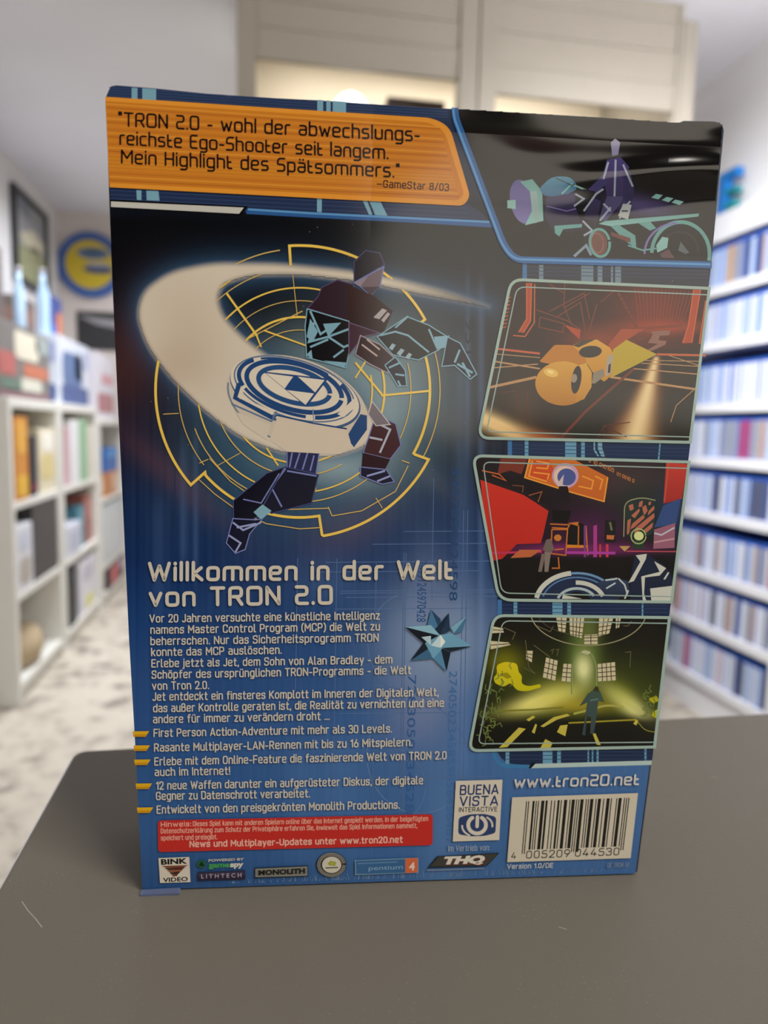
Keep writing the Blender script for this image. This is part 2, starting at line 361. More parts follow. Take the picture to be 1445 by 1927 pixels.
# plain road-sign style lettering drawn as strokes: glyph -> (width, [(corner radius, closed, points)...])
x_ = 0.74
def bowl(w=.48): return (.24, True, [(0, 0), (0, x_), (w, x_), (w, 0)])
def ln_(*p): return (0, False, list(p))
def cv(r, *p): return (r, False, list(p))
DOT = lambda x, y: ln_((x, y), (x, y + .05))
DIN = {
 'a': (.46, [cv(.2, (.04, x_), (.46, x_), (.46, 0)), (.18, False, [(.46, .43), (0, .43), (0, 0), (.46, 0)])]), 'b': (.48, [bowl(), ln_((0, 0), (0, 1.04))]), 'c': (.44, [cv(.22, (.44, .56), (.44, x_), (0, x_), (0, 0), (.44, 0), (.44, .18))]),
 'd': (.48, [bowl(), ln_((.48, 0), (.48, 1.04))]), 'e': (.48, [cv(.22, (.03, .37), (.48, .37), (.48, x_), (0, x_), (0, 0), (.46, 0), (.46, .08))]), 'f': (.32, [cv(.16, (.34, 1.02), (.12, 1.02), (.12, 0)), ln_((0, .70), (.32, .70))]),
 'g': (.48, [bowl(), cv(.18, (.48, x_), (.48, -.26), (.05, -.26))]), 'h': (.46, [ln_((0, 0), (0, 1.04)), cv(.22, (0, x_), (.46, x_), (.46, 0))]), 'i': (0, [ln_((0, 0), (0, x_)), DOT(0, .97)]), 'j': (.06, [cv(.14, (.06, x_), (.06, -.26), (-.10, -.26)), DOT(.06, .97)]),
 'k': (.44, [ln_((0, 0), (0, 1.04)), ln_((.40, x_), (.05, .36)), ln_((.14, .44), (.44, 0))]), 'l': (.14, [cv(.14, (0, 1.04), (0, 0), (.16, 0))]), 'm': (.80, [ln_((0, 0), (0, x_)), cv(.2, (0, x_), (.40, x_), (.40, 0)), cv(.2, (.40, x_), (.80, x_), (.80, 0))]), 'n': (.46, [ln_((0, 0), (0, x_)), cv(.22, (0, x_), (.46, x_), (.46, 0))]),
 'o': (.48, [bowl()]), 'p': (.48, [bowl(), ln_((0, x_), (0, -.28))]), 'q': (.48, [bowl(), ln_((.48, x_), (.48, -.28))]), 'r': (.30, [ln_((0, 0), (0, x_)), cv(.2, (0, .5), (0, x_), (.30, x_))]), 's': (.42, [cv(.2, (.41, .60), (.41, x_), (0, x_), (0, .39), (.42, .39), (.42, 0), (0, 0), (0, .14))]),
 't': (.32, [cv(.15, (.12, .98), (.12, 0), (.34, 0)), ln_((0, .70), (.32, .70))]), 'u': (.46, [cv(.22, (0, x_), (0, 0), (.46, 0)), ln_((.46, 0), (.46, x_))]), 'v': (.48, [ln_((0, x_), (.24, 0), (.48, x_))]), 'w': (.74, [ln_((0, x_), (.19, 0), (.37, .66), (.55, 0), (.74, x_))]), 'x': (.44, [ln_((0, 0), (.44, x_)), ln_((0, x_), (.44, 0))]),
 'y': (.46, [ln_((0, x_), (.24, 0)), ln_((.46, x_), (.16, -.28))]), 'z': (.42, [ln_((0, x_), (.42, x_), (0, 0), (.42, 0))]),
 'A': (.62, [ln_((0, 0), (.31, 1), (.62, 0)), ln_((.10, .26), (.52, .26))]), 'B': (.54, [(.2, False, [(.28, .53), (.50, .53), (.50, 1), (0, 1)]), (.2, False, [(0, 0), (.54, 0), (.54, .53), (0, .53)]), ln_((0, 0), (0, 1))]), 'C': (.54, [cv(.26, (.54, .72), (.54, 1), (0, 1), (0, 0), (.54, 0), (.54, .28))]), 'D': (.54, [(.26, False, [(0, 1), (.54, 1), (.54, 0), (0, 0)]), ln_((0, 0), (0, 1))]),
 'E': (.48, [ln_((.48, 1), (0, 1), (0, 0), (.48, 0)), ln_((0, .52), (.42, .52))]), 'F': (.46, [ln_((.48, 1), (0, 1), (0, 0)), ln_((0, .5), (.42, .5))]), 'G': (.56, [cv(.26, (.54, .74), (.54, 1), (0, 1), (0, 0), (.56, 0), (.56, .46), (.30, .46))]), 'H': (.56, [ln_((0, 0), (0, 1)), ln_((.56, 0), (.56, 1)), ln_((0, .5), (.56, .5))]),
 'I': (0, [ln_((0, 0), (0, 1))]), 'J': (.36, [cv(.2, (.36, 1), (.36, 0), (0, 0), (0, .12))]), 'K': (.56, [ln_((0, 0), (0, 1)), ln_((.54, 1), (.06, .42)), ln_((.18, .55), (.56, 0))]), 'L': (.44, [ln_((0, 1), (0, 0), (.46, 0))]), 'M': (.70, [ln_((0, 0), (0, 1), (.35, .34), (.70, 1), (.70, 0))]), 'N': (.58, [ln_((0, 0), (0, 1), (.58, 0), (.58, 1))]),
 'O': (.56, [(.27, True, [(0, 0), (0, 1), (.56, 1), (.56, 0)])]), 'P': (.52, [ln_((0, 0), (0, 1)), (.24, False, [(0, 1), (.52, 1), (.52, .42), (0, .42)])]), 'R': (.54, [ln_((0, 0), (0, 1)), (.24, False, [(0, 1), (.52, 1), (.52, .46), (0, .46)]), ln_((.28, .46), (.55, 0))]), 'S': (.52, [cv(.25, (.51, .80), (.51, 1), (0, 1), (0, .52), (.52, .52), (.52, 0), (0, 0), (0, .2))]),
 'T': (.54, [ln_((0, 1), (.54, 1)), ln_((.27, 1), (.27, 0))]), 'U': (.56, [cv(.26, (0, 1), (0, 0), (.56, 0), (.56, 1))]), 'V': (.60, [ln_((0, 1), (.30, 0), (.60, 1))]), 'W': (.90, [ln_((0, 1), (.23, 0), (.45, .9), (.67, 0), (.90, 1))]), 'Z': (.50, [ln_((0, 1), (.50, 1), (0, 0), (.50, 0))]), 'Y': (.56, [ln_((0, 1), (.28, .42), (.56, 1)), ln_((.28, .42), (.28, 0))]),
 '0': (.48, [(.24, True, [(0, 0), (0, 1), (.48, 1), (.48, 0)])]), '1': (.22, [ln_((0, .78), (.22, 1), (.22, 0))]), '2': (.46, [cv(.22, (0, .76), (0, 1), (.46, 1), (.46, .58), (0, 0)), ln_((0, 0), (.48, 0))]), '3': (.46, [cv(.2, (0, .84), (0, 1), (.46, 1), (.46, .54), (.18, .54)), cv(.22, (.18, .54), (.48, .54), (.48, 0), (0, 0), (0, .18))]),
 '4': (.50, [ln_((.28, 1), (0, .24), (.52, .24)), ln_((.36, .5), (.36, 0))]), '5': (.46, [cv(.2, (.44, 1), (.03, 1), (.01, .52), (.48, .60), (.48, 0), (0, 0), (0, .16))]), '6': (.48, [(.22, True, [(0, 0), (0, .58), (.48, .58), (.48, 0)]), ln_((.02, .40), (.30, 1))]), '7': (.46, [ln_((0, 1), (.46, 1), (.16, 0))]), '8': (.48, [(.2, True, [(.03, .53), (.03, 1), (.45, 1), (.45, .53)]), (.22, True, [(0, 0), (0, .53), (.48, .53), (.48, 0)])]), '9': (.48, [(.22, True, [(0, .42), (0, 1), (.48, 1), (.48, .42)]), ln_((.46, .60), (.18, 0))]),
 '.': (0, [ln_((0, 0), (0, .05))]), ',': (.02, [ln_((.02, .05), (-.02, -.14))]), '-': (.30, [ln_((0, .38), (.30, .38))]), '—': (.66, [ln_((0, .40), (.66, .40))]), '(': (.16, [cv(.2, (.18, 1.06), (0, .8), (0, .12), (.18, -.16))]), ')': (.16, [cv(.2, (0, 1.06), (.18, .8), (.18, .12), (0, -.16))]), '!': (0, [ln_((0, 1), (0, .3)), ln_((0, 0), (0, .05))]), ':': (0, [ln_((0, 0), (0, .05)), ln_((0, .6), (0, .65))]), '/': (.36, [ln_((0, -.05), (.36, 1.05))]),
 'ß': (.48, [cv(.2, (0, 0), (0, 1.04), (.42, 1.04), (.42, .60), (.20, .58)), cv(.2, (.20, .56), (.48, .56), (.48, 0), (.18, 0))]),
}
for a_, b_ in (('ä', 'a'), ('ö', 'o'), ('ü', 'u')): DIN[a_] = (DIN[b_][0], DIN[b_][1] + [DOT(.12, .96), DOT(.36, .96)])
def sans(ink, text, b0, b1, hpx, col, bold=0.0, slant=0.0, gap=.28, space=.56):
    sw = 0.135 + bold * 2.2; x = 0; parts = []
    for ch in text:
        if ch == ' ': x += space - gap * .5; continue
        w, st = DIN[ch]
        for k, (r, cl, q) in enumerate(st): parts.append((fillet([(a + x, b) for a, b in q], r if r else .015, cl, 4 if r else 1), cl, k))
        x += w + gap
    x -= gap; V = {}
    for pts, cl, k in parts:
        v, f = ribbon(place(pts, x, b0, b1, hpx), sw * hpx, cl, not cl)
        A = V.setdefault(k, [[], [], 0]); A[0].append(v); A[1] += [[i + A[2] for i in g] for g in f]; A[2] += len(v)
    for k in sorted(V): ink.raw(UV(np.concatenate(V[k][0])), V[k][1], np.array(S(*col)))

# ---- print materials
def ink_mat(name, rough, wave):
    mt = mat(name, (1, 1, 1, 1), rough); nt = mt.node_tree; b = nt.nodes['Principled BSDF']
    a = nt.nodes.new('ShaderNodeAttribute'); a.attribute_name = 'ink'; nt.links.new(a.outputs['Color'], b.inputs['Base Color'])
    tc = nt.nodes.new('ShaderNodeTexCoord'); n = nt.nodes.new('ShaderNodeTexNoise'); n.inputs['Scale'].default_value = 26; n.inputs['Detail'].default_value = 1.0
    n.inputs['Distortion'].default_value = 0.6
    mp = nt.nodes.new('ShaderNodeMapping'); mp.inputs['Scale'].default_value = (0.55, 1, 2.2)
    nt.links.new(tc.outputs['Object'], mp.inputs['Vector']); nt.links.new(mp.outputs['Vector'], n.inputs['Vector'])
    sp = nt.nodes.new('ShaderNodeSeparateXYZ'); nt.links.new(tc.outputs['Object'], sp.inputs[0])
    # crumpled film in the upper right corner, nearly flat elsewhere
    mz = nt.nodes.new('ShaderNodeMapRange'); mz.inputs[1].default_value = 0.160; mz.inputs[2].default_value = 0.183
    mz.inputs[3].default_value = 0.02; mz.inputs[4].default_value = 1.0; nt.links.new(sp.outputs['Z'], mz.inputs[0])
    mxr = nt.nodes.new('ShaderNodeMapRange'); mxr.inputs[1].default_value = 0.055; mxr.inputs[2].default_value = 0.12
    mxr.inputs[3].default_value = 0.03; mxr.inputs[4].default_value = 1.0; nt.links.new(sp.outputs['X'], mxr.inputs[0])
    ml = nt.nodes.new('ShaderNodeMath'); ml.operation = 'MULTIPLY'; nt.links.new(mz.outputs[0], ml.inputs[0]); nt.links.new(mxr.outputs[0], ml.inputs[1])
    hm = nt.nodes.new('ShaderNodeMath'); hm.operation = 'MULTIPLY'; nt.links.new(ml.outputs[0], hm.inputs[0]); nt.links.new(n.outputs['Fac'], hm.inputs[1])
    bp = nt.nodes.new('ShaderNodeBump'); bp.inputs['Strength'].default_value = 1.0; bp.inputs['Distance'].default_value = wave
    nt.links.new(hm.outputs[0], bp.inputs['Height']); nt.links.new(bp.outputs['Normal'], b.inputs['Normal'])
    return mt
INK = ink_mat('glossy_printed_card', 0.13, 0.0058)

# ---- carton
OUT = [(203, 168), (207, 161), (217, 159), (292, 165), (429, 179), (595, 187), (780, 200), (863, 204), (1120, 219), (1282, 230), (1292, 226), (1344, 227), (1360, 229), (1366, 238),
       (1341, 500), (1311, 760), (1286, 965), (1262, 1160), (1233, 1400), (1201, 1645), (730, 1660), (266, 1676), (255, 1440), (241, 1200), (230, 960), (220, 760), (211, 560), (204, 380), (199, 230), (198, 180)]
uvo = UV(OUT); uvo[:, 1] = np.maximum(uvo[:, 1], 0.0004)
T = 0.034; DZ = ey[2] / ez[2]
OUTL = list(OUT); uvo = UV(fillet(OUT[:-1], [0] + [6] * 12 + [4] * 2 + [0] * (len(OUT) - 16), True, 4)); uvo[:, 1] = np.maximum(uvo[:, 1], 0.0004)
cb = MB(); n = len(uvo)
inset = uvo + (np.array([0.0665, 0.095]) - uvo) * 0.006
rings = [(inset, 0.0), (uvo, 0.0010), (uvo, T - 0.001), (inset, T)]
for pts, y in rings:
    for u, v in pts:
        cb.v.append((u, y, v - (y * DZ if v < 0.003 else 0)))
cb.f.append(list(range(n))); cb.mi.append(0)
for k in range(3):
    for i in range(n):
        j = (i + 1) % n; cb.f.append([k * n + i, (k + 1) * n + i, (k + 1) * n + j, k * n + j]); cb.mi.append(0)
cb.f.append([3 * n + i for i in reversed(range(n))]); cb.mi.append(0)
cb.build('carton', noisy(mat('dark_printed_card_edges', S(46, 50, 66), 0.3), 300, 0.5), gb)

# ---- printed background (fine colour field)
def sdf(P, poly):
    poly = np.asarray(poly, float); d = np.full(len(P), 1e9); ins = np.zeros(len(P), bool)
    for i in range(len(poly)):
        a, b = poly[i - 1], poly[i]; e = b - a; w = P - a
        if e @ e < 1e-9: continue
        t = np.clip((w @ e) / (e @ e), 0, 1); d = np.minimum(d, np.hypot(*(w - t[:, None] * e).T))
        c = (a[1] > P[:, 1]) != (b[1] > P[:, 1])
        with np.errstate(divide='ignore', invalid='ignore'):
            ins ^= c & (P[:, 0] < (b[0] - a[0]) * (P[:, 1] - a[1]) / (b[1] - a[1]) + a[0])
    return np.where(ins, -d, d)
def sm(a, b, x): t = np.clip((x - a) / (b - a), 0, 1); return t * t * (3 - 2 * t)
def LIN(c): return np.array(S(*c)[:3])
def mixc(c, col, w): return c * (1 - w[:, None]) + LIN(col)[None] * w[:, None]
def gauss(P, x, y, sx, sy, rot=0):
    c, s_ = math.cos(math.radians(rot)), math.sin(math.radians(rot)); dx, dy = P[:, 0] - x, P[:, 1] - y
    return np.exp(-(((dx * c + dy * s_) / sx) ** 2 + ((-dx * s_ + dy * c) / sy) ** 2))
def field(ink, quad, nu, nv, fn, clip=None):
    """regular grid over a photo quad (tl,tr,br,bl), coloured by fn(pixels)"""
    q = np.asarray(quad, float); s_ = np.linspace(0, 1, nu)[None, :, None]; t = np.linspace(0, 1, nv)[:, None, None]
    P = ((q[0] * (1 - s_) + q[1] * s_) * (1 - t) + (q[3] * (1 - s_) + q[2] * s_) * t).reshape(-1, 2)
    col = fn(P)
    ii = np.arange(nu * nv).reshape(nv, nu)
    F4 = np.stack([ii[:-1, :-1], ii[:-1, 1:], ii[1:, 1:], ii[1:, :-1]], -1).reshape(-1, 4)
    if clip is not None:
        d = sdf(P, clip) 
        F4 = F4[(d[F4] < 0.9).all(1)]
        use = np.unique(F4); rm = -np.ones(len(P), int); rm[use] = np.arange(len(use)); F4 = rm[F4]; P = P[use]; col = col[use]
    ink.raw(UV(P), F4.tolist(), np.clip(col, 0, 1))
def patch(ink, top, rgt, bot, lft, nu, nv, fn):
    """colour field fitted to four edge polylines (top/bottom left to right, left/right top to bottom)"""
    I = lambda c, k, t: np.stack([np.interp(t, np.interp(c[:, k], (c[0, k], c[-1, k]), (0, 1)), c[:, j]) for j in (0, 1)], -1)
    top, rgt, bot, lft = (np.asarray(c, float) for c in (top, rgt, bot, lft)); s_ = np.linspace(0, 1, nu); t = np.linspace(0, 1, nv)
    Tp, Bt, Lf, Rg = I(top, 0, s_)[None], I(bot, 0, s_)[None], I(lft, 1, t)[:, None], I(rgt, 1, t)[:, None]; S_, T_ = s_[None, :, None], t[:, None, None]
    P = (Tp * (1 - T_) + Bt * T_ + Lf * (1 - S_) + Rg * S_ - (top[0] * (1 - S_) * (1 - T_) + top[-1] * S_ * (1 - T_) + bot[0] * (1 - S_) * T_ + bot[-1] * S_ * T_)).reshape(-1, 2)
    ii = np.arange(nu * nv).reshape(nv, nu)
    ink.raw(UV(P), np.stack([ii[:-1, :-1], ii[:-1, 1:], ii[1:, 1:], ii[1:, :-1]], -1).reshape(-1, 4).tolist(), np.clip(fn(P), 0, 1))
FACE = [(p[0] + (722 - p[0]) * 0.004, p[1] + (930 - p[1]) * 0.0025) for p in OUT]
FACE = [(x - (4 if x > 1150 else 0), y) for x, y in FACE]
SW_OUT = fillet([(935, 581), (840, 548), (740, 524), (640, 508), (520, 497), (400, 496), (320, 512), (270, 548), (258, 592), (276, 650), (322, 712), (384, 772), (450, 822), (530, 852), (620, 862), (690, 840), (716, 800),
                 (660, 740), (560, 700), (500, 670), (452, 632), (418, 594), (408, 560), (420, 534), (470, 518), (560, 516), (680, 530), (800, 556)], 30, True)
def base_col(P):
    x, y = P[:, 0], P[:, 1]; n_ = len(P)
    key = np.array([150, 360, 420, 560, 700, 860, 960, 1060, 1200, 1400, 1560, 1700.])
    L = np.array([LIN(c) for c in ((44, 60, 94), (20, 26, 40), (9, 10, 14), (14, 12, 18), (42, 26, 34), (30, 34, 58), (24, 44, 84), (22, 48, 96), (30, 68, 126), (42, 84, 144), (48, 92, 150), (40, 76, 126))])
    Rr = np.array([LIN(c) for c in ((44, 60, 94), (30, 40, 62), (12, 14, 20), (14, 18, 28), (12, 20, 34), (18, 30, 54), (26, 50, 90), (30, 62, 112), (44, 84, 140), (68, 108, 164), (64, 106, 162), (60, 100, 154))])
    cl = np.stack([np.interp(y, key, L[:, k]) for k in range(3)], 1); cr = np.stack([np.interp(y, key, Rr[:, k]) for k in range(3)], 1)
    t = sm(300, 900, x)[:, None]; c = cl * (1 - t) + cr * t
    # light shafts
    for xc, w, a, y0, y1 in ((345, 9, .05, 800, 1100), (368, 6, .05, 780, 1120), (300, 16, .03, 900, 1200), (615, 55, .05, 1010, 1170), (880, 4, .05, 480, 900), (870, 14, .05, 600, 1500), (905, 6, .07, 500, 1450), (780, 20, .04, 1060, 1300), (565, 30, .03, 1380, 1650), (640, 40, .03, 1350, 1650)):
        c += (np.exp(-((x - xc) / w) ** 2) * sm(y0, y0 + 80, y) * (1 - sm(y1 - 80, y1, y)) * a)[:, None] * np.array([.45, .8, 1.5])
    c += (np.sin(x * .37) * np.sin(x * .113 + 1) * sm(600, 900, y) * .006)[:, None] * np.array([.5, 1, 1.6])
    # warm smoke and pale glow
    for gx, gy, sx, sy, r, col, a in ((250, 660, 60, 110, 20, (92, 56, 50), .45), (330, 900, 130, 26, 40, (110, 66, 72), .35), (660, 980, 90, 50, -30, (96, 76, 96), .5), (850, 800, 60, 36, 10, (110, 104, 100), .5),
                                      (800, 890, 60, 20, 40, (86, 92, 110), .4), (790, 1340, 60, 70, 0, (128, 138, 176), .55), (820, 1205, 95, 95, 0, (176, 196, 222), .55), (800, 1120, 30, 90, 0, (110, 126, 168), .5), (835, 1560, 40, 160, 0, (92, 130, 180), .5), (480, 620, 190, 150, 0, (10, 14, 26), .5),
                                      (590, 800, 170, 120, 0, (86, 128, 150), .8), (740, 730, 90, 120, 0, (120, 150, 164), .6), (640, 690, 120, 80, 0, (150, 176, 184), .5), (560, 900, 170, 90, 0, (54, 92, 120), .6), (620, 868, 90, 40, 10, (176, 200, 206), .65), (720, 800, 40, 60, 0, (170, 190, 196), .5)):
        c = mixc(c, col, gauss(P, gx, gy, sx, sy, r) * a)
    d = sdf(P, SW_OUT)
    # halo then the pale swoosh itself, soft on the outer rim
    c = mixc(c, (58, 92, 128), np.exp(-np.clip(d, 0, None) / 16) * .75 * (d > -2))
    tail = 1 - sm(680, 930, x) * .75
    soft = 1 - sm(-9, 8, d)
    inner = np.array([0.6]) * gauss(P, 330, 690, 60, 50, 0)
    sw = mixc(np.tile(LIN((216, 205, 188)), (n_, 1)), (196, 178, 160), np.clip(gauss(P, 360, 620, 70, 110, -20) * .5 + inner, 0, 1))
    c = c * (1 - (soft * tail)[:, None]) + sw * (soft * tail)[:, None]
    return c
bg = Ink()
patch(bg, FACE[1:13], FACE[12:20], [FACE[21], FACE[20], FACE[19]], [FACE[1], FACE[0]] + FACE[:20:-1], 500, 660, base_col)
def tick(ink, q, col=(122, 168, 190)): ink.poly(q, col)
BLUE = (62, 122, 186); NAVY = (34, 50, 84); CY_ = (126, 170, 190)
# bar under the banner, with its scan lines
bg.poly([(206, 350), (880, 384), (905, 400), (926, 424), (780, 418), (462, 400), (210, 388)], (36, 50, 84))
for k in range(3): bg.stroke([(207, 358 + k * 8), (560, 376 + k * 8), (880, 392 + k * 9)], 1.6, (50, 68, 106))
for k in range(4): bg.stroke([(205, 165 + k * 5), (520, 186 + k * 5), (842, 206 + k * 5)], 1.4, (56, 76, 116))
for a, b in ((248, 259), (268, 294)): tick(bg, [(a, 163 + (a - 200) * .05), (b, 163 + (b - 200) * .05), (b, 193 + (b - 200) * .05), (a, 193 + (a - 200) * .05)])
for a, b in ((597, 608), (614, 622), (626, 651)): tick(bg, [(a, 188 + (a - 597) * .07), (b, 188 + (b - 597) * .07), (b, 216), (a, 214)])
for q in ([(185, 525), (208, 526), (208, 570), (187, 569)], [(230, 527), (285, 529), (290, 573), (232, 571)], [(1003, 560), (1025, 561), (1024, 625), (1003, 624)], [(1210, 573), (1230, 574), (1254, 637), (1238, 636)], [(1240, 574), (1290, 577), (1322, 641), (1266, 638)]):
    tick(bg, z1(*q))
bg.poly(z1((70, 567), (690, 598), (662, 640), (70, 606)), (8, 9, 12)); bg.poly(z1((70, 576), (672, 604), (650, 632), (70, 601)), (196, 196, 190))
bg.stroke(np.concatenate([z1((684, 622), (1000, 640), (1445, 662)), [(927, 424)]]), 9, (46, 92, 152)); bg.stroke(np.concatenate([z1((690, 612), (1000, 631), (1445, 653)), [(921, 418)]]), 4, (92, 150, 204))
# rail right of the banner and above the top picture
# right column frame fill
bg.poly([(985, 494), (1336, 498), (1332, 545), (978, 528)], (40, 46, 62)); bg.poly([(955, 824), (1298, 834), (1294, 870), (958, 860)], (26, 48, 84))
bg.poly([(935, 1124), (1262, 1132), (1257, 1162), (936, 1158)], (24, 42, 78)); bg.poly(fillet([(930, 1404), (1230, 1402), (1226, 1436), (1006, 1440), (948, 1436)], [0, 0, 0, 0, 22], True), (24, 42, 76))
for (a, b, y0, y1, sh) in ((1014, 1022, 498, 527, 0), (1093, 1116, 499, 530, 0), (1124, 1133, 500, 531, 0), (1149, 1153, 500, 532, 0), (1157, 1168, 500, 533, 0),
                           (987, 994, 828, 860, 0), (1063, 1084, 830, 862, 0), (1093, 1100, 831, 862, 0), (1240, 1243, 834, 867, -3),
                           (966, 973, 1130, 1158, 0), (1039, 1058, 1131, 1158, 0), (1067, 1074, 1131, 1158, 0), (1207, 1210, 1133, 1160, 0),
                           (951, 958, 1409, 1437, 0), (1021, 1039, 1409, 1437, 0), (1048, 1055, 1408, 1436, 0), (1105, 1108, 1407, 1434, 0), (1113, 1116, 1407, 1434, 0), (1122, 1126, 1406, 1434, 0), (1212, 1216, 1404, 1430, 0)):
    tick(bg, [(a, y0), (b, y0), (b + sh, y1), (a + sh, y1)], (104, 158, 188) if y0 > 600 else (110, 134, 150))
tick(bg, z4((683, 958), (692, 958), (692, 998), (714, 1036), (703, 1036), (683, 1002))); tick(bg, z4((706, 958), (730, 960), (730, 990), (745, 1038), (725, 1037), (706, 996)))
for y0, xl, xr in ((498, 986, 1335), (832, 958, 1297), (1133, 938, 1259), (1409, 940, 1228)):
    for k in range(3): bg.stroke([(xl + 4, y0 + 5 + k * 7), (xr - 3, y0 + 9 + k * 7 + (3 if y0 < 1000 else -4))], 1.2, (46, 66, 104))
for q in ([(987, 494), (987, 526)], [(959, 826), (959, 860)], [(940, 1128), (940, 1158)]): bg.stroke(q, 8, (64, 116, 170))
bg.stroke(fillet([(929, 1406), (930, 1428), (945, 1441), (996, 1442)], 14), 7, (58, 122, 176)); bg.poly(z6((448, 980), (475, 976), (450, 1012), (430, 1012)), (10, 12, 16)); bg.poly(z6((472, 985), (1176, 965), (1172, 992), (446, 1012)), (178, 200, 198))
# drafting lines over the lower blue
for y, a, b, k in ((1058, 612, 930, .3), (1076, 600, 900, .2), (1112, 640, 935, .3), (1116, 640, 935, .3), (1124, 650, 940, .3), (1146, 630, 900, .25), (1000, 760, 930, .25), (1024, 700, 940, .25), (1342, 640, 880, .3), (1400, 560, 890, .3), (1462, 700, 930, .3), (1466, 700, 930, .3)):
    bg.stroke([(a, y), (b, y + (b - a) * -.008)], 1.3, (86, 116, 164))
for x_, a, b in ((634, 1050, 1660), (760, 1040, 1600), (764, 1040, 1600), (708, 1060, 1650), (872, 960, 1600), (880, 960, 1640), (560, 1050, 1300), (816, 900, 1130), (330, 860, 1000)):
    bg.stroke([(x_, a), (x_ - (b - a) * .016, b)], 1.3, (84, 112, 160) if x_ > 400 else (36, 50, 84))
bg.stroke(ell(776, 1210, 84, 96, 0, 100, 250, 30), 1.6, (90, 122, 172)); bg.stroke(ell(790, 1420, 100, 110, 0, 60, 200, 30), 1.6, (100, 130, 178)); bg.stroke(ell(710, 1480, 90, 80, 0, 280, 420, 30), 1.6, (90, 120, 168)); bg.stroke(ell(700, 1460, 190, 170, 0, 270, 350, 30), 1.4, (86, 116, 166))
def digits(s_, xb, y0, y1, h, col):
    v, f = font_mesh(s_, 0.0); v = v - v.min(0); v /= v.max(0)
    P = np.stack([xb + v[:, 1] * h - (v[:, 0]) * (y1 - y0) * .02, y0 + v[:, 0] * (y1 - y0)], 1)
    bg.raw(UV(P), f, np.array(S(*col)))
digits('28931245970428', 786, 1055, 1170, 17, (44, 84, 138)); digits('7283050234528', 768, 1270, 1530, 15, (52, 94, 152)); digits('3457850124598', 850, 880, 1130, 15, (36, 70, 118)); digits('27405023458598564564873', 845, 1262, 1600, 15, (66, 112, 170)); digits('9518', 876, 600, 700, 17, (22, 38, 60))
# scuffed white lower edge and specks
rr = random.Random(5)
for i in range(150):
    x_ = rr.uniform(430, 1130); yb = 1671 - (x_ - 266) * .0315; h_ = rr.uniform(3, 16) * (0.4 + 0.6 * math.sin((x_ - 430) / 700 * PI))
    bg.stroke([(x_, yb - 4), (x_ + rr.uniform(-3, 3), yb - 4 - h_)], rr.uniform(.5, 1.3), (112, 140, 172))
for i in range(40):
    x_, y_ = rr.uniform(250, 1300), rr.uniform(420, 1000); bg.stroke([(x_, y_), (x_ + rr.uniform(-2, 2), y_ + rr.uniform(1, 2))], 1.2, (130, 130, 130))
bg.build('back_print', gb, INK)

# ---- big ring target, disc and stand-in shards
GOLD = (236, 200, 92); GOLD2 = (212, 180, 104)
rg = Ink(); c0 = (563.5, 734.0)
def arc(r, a0, a1, n=40): return ell(c0[0], c0[1], r / 2.064, r / 2.064 * 1.005, 0, a0, a1, n)
rg.stroke(np.concatenate([z3((655, 132)), arc(558, -94, -29)]), 5, GOLD)
rg.stroke(np.concatenate([arc(558, 194, 139), z3((322, 926)), ell(c0[0], c0[1], 490 / 2.064, 494 / 2.064, 0, 138, 81), z3((776, 1168)), ell(c0[0], c0[1], 567 / 2.064, 573 / 2.064, 0, 80.5, 28), z3((1135, 856)), ell(c0[0], c0[1], 506 / 2.064, 506 / 2.064, 0, 29, -16)]), 5, GOLD)
rg.stroke(z3((1160, 345), (1178, 330)), 5, GOLD)
for r, a0, a1, w in ((545, -18, 28, 2), (545, 200, 262, 2.2), (470, 142, 265, 1.8), (432, -14, 26, 2), (432, 45, 160, 2), (500, 222, 250, 2.4), (395, 190, 292, 3), (395, 32, 172, 2.6), (330, -18, 40, 4), (330, 60, 170, 2.2), (345, 205, 280, 1.6), (282, 215, 285, 4), (282, -12, 40, 3), (282, 60, 150, 3), (232, 220, 280, 1.6)):
    rg.stroke(arc(r, a0, a1), w, GOLD if w > 2.3 else GOLD2)
for q, w in ((((405, 230), (525, 398)), 4), (((1005, 628), (1190, 610)), 4), (((560, 830), (606, 900)), 3), (((400, 335), (455, 285)), 2.5), (((465, 420), (700, 300)), 2), (((550, 375), (730, 440)), 3), (((520, 390), (540, 440)), 3), (((160, 700), (220, 697)), 1.6), (((985, 1025), (1010, 1065)), 1.6), (((370, 900), (460, 850)), 1.4), (((655, 95), (680, 320)), 1.4),
              (((905, 500), (1012, 628)), 4), (((960, 470), (905, 560)), 3), (((300, 890), (335, 875)), 1.6), (((800, 1060), (815, 1095)), 1.8), (((750, 960), (752, 1000)), 1.8), (((1085, 880), (1115, 890)), 2)):
    rg.stroke(z3(*q), w, GOLD if w > 2 else GOLD2)
rg.stroke(z3((300, 955), (360, 1010), (450, 1075), (560, 1125), (690, 1145), (770, 1140)), 1.8, GOLD2); rg.stroke(z3((340, 872), (420, 960), (520, 1030), (640, 1070), (800, 1065)), 1.8, GOLD2); rg.stroke(z3((815, 1095), (930, 1075), (1060, 1000), (1110, 900)), 1.8, GOLD2)
rings_o = rg.build('ring_target', gb, INK)
lt_ = Ink(); field(lt_, [(245, 480), (945, 480), (945, 875), (245, 875)], 240, 140, base_col, [tuple(p) for p in SW_OUT]); lt_.build('light_trail', rings_o, INK)
sh = Ink()
NV = (22, 24, 44); DK = (14, 13, 18); PB = (46, 28, 40); RB = (52, 22, 22); LB = (128, 172, 192); LV = (120, 130, 190)
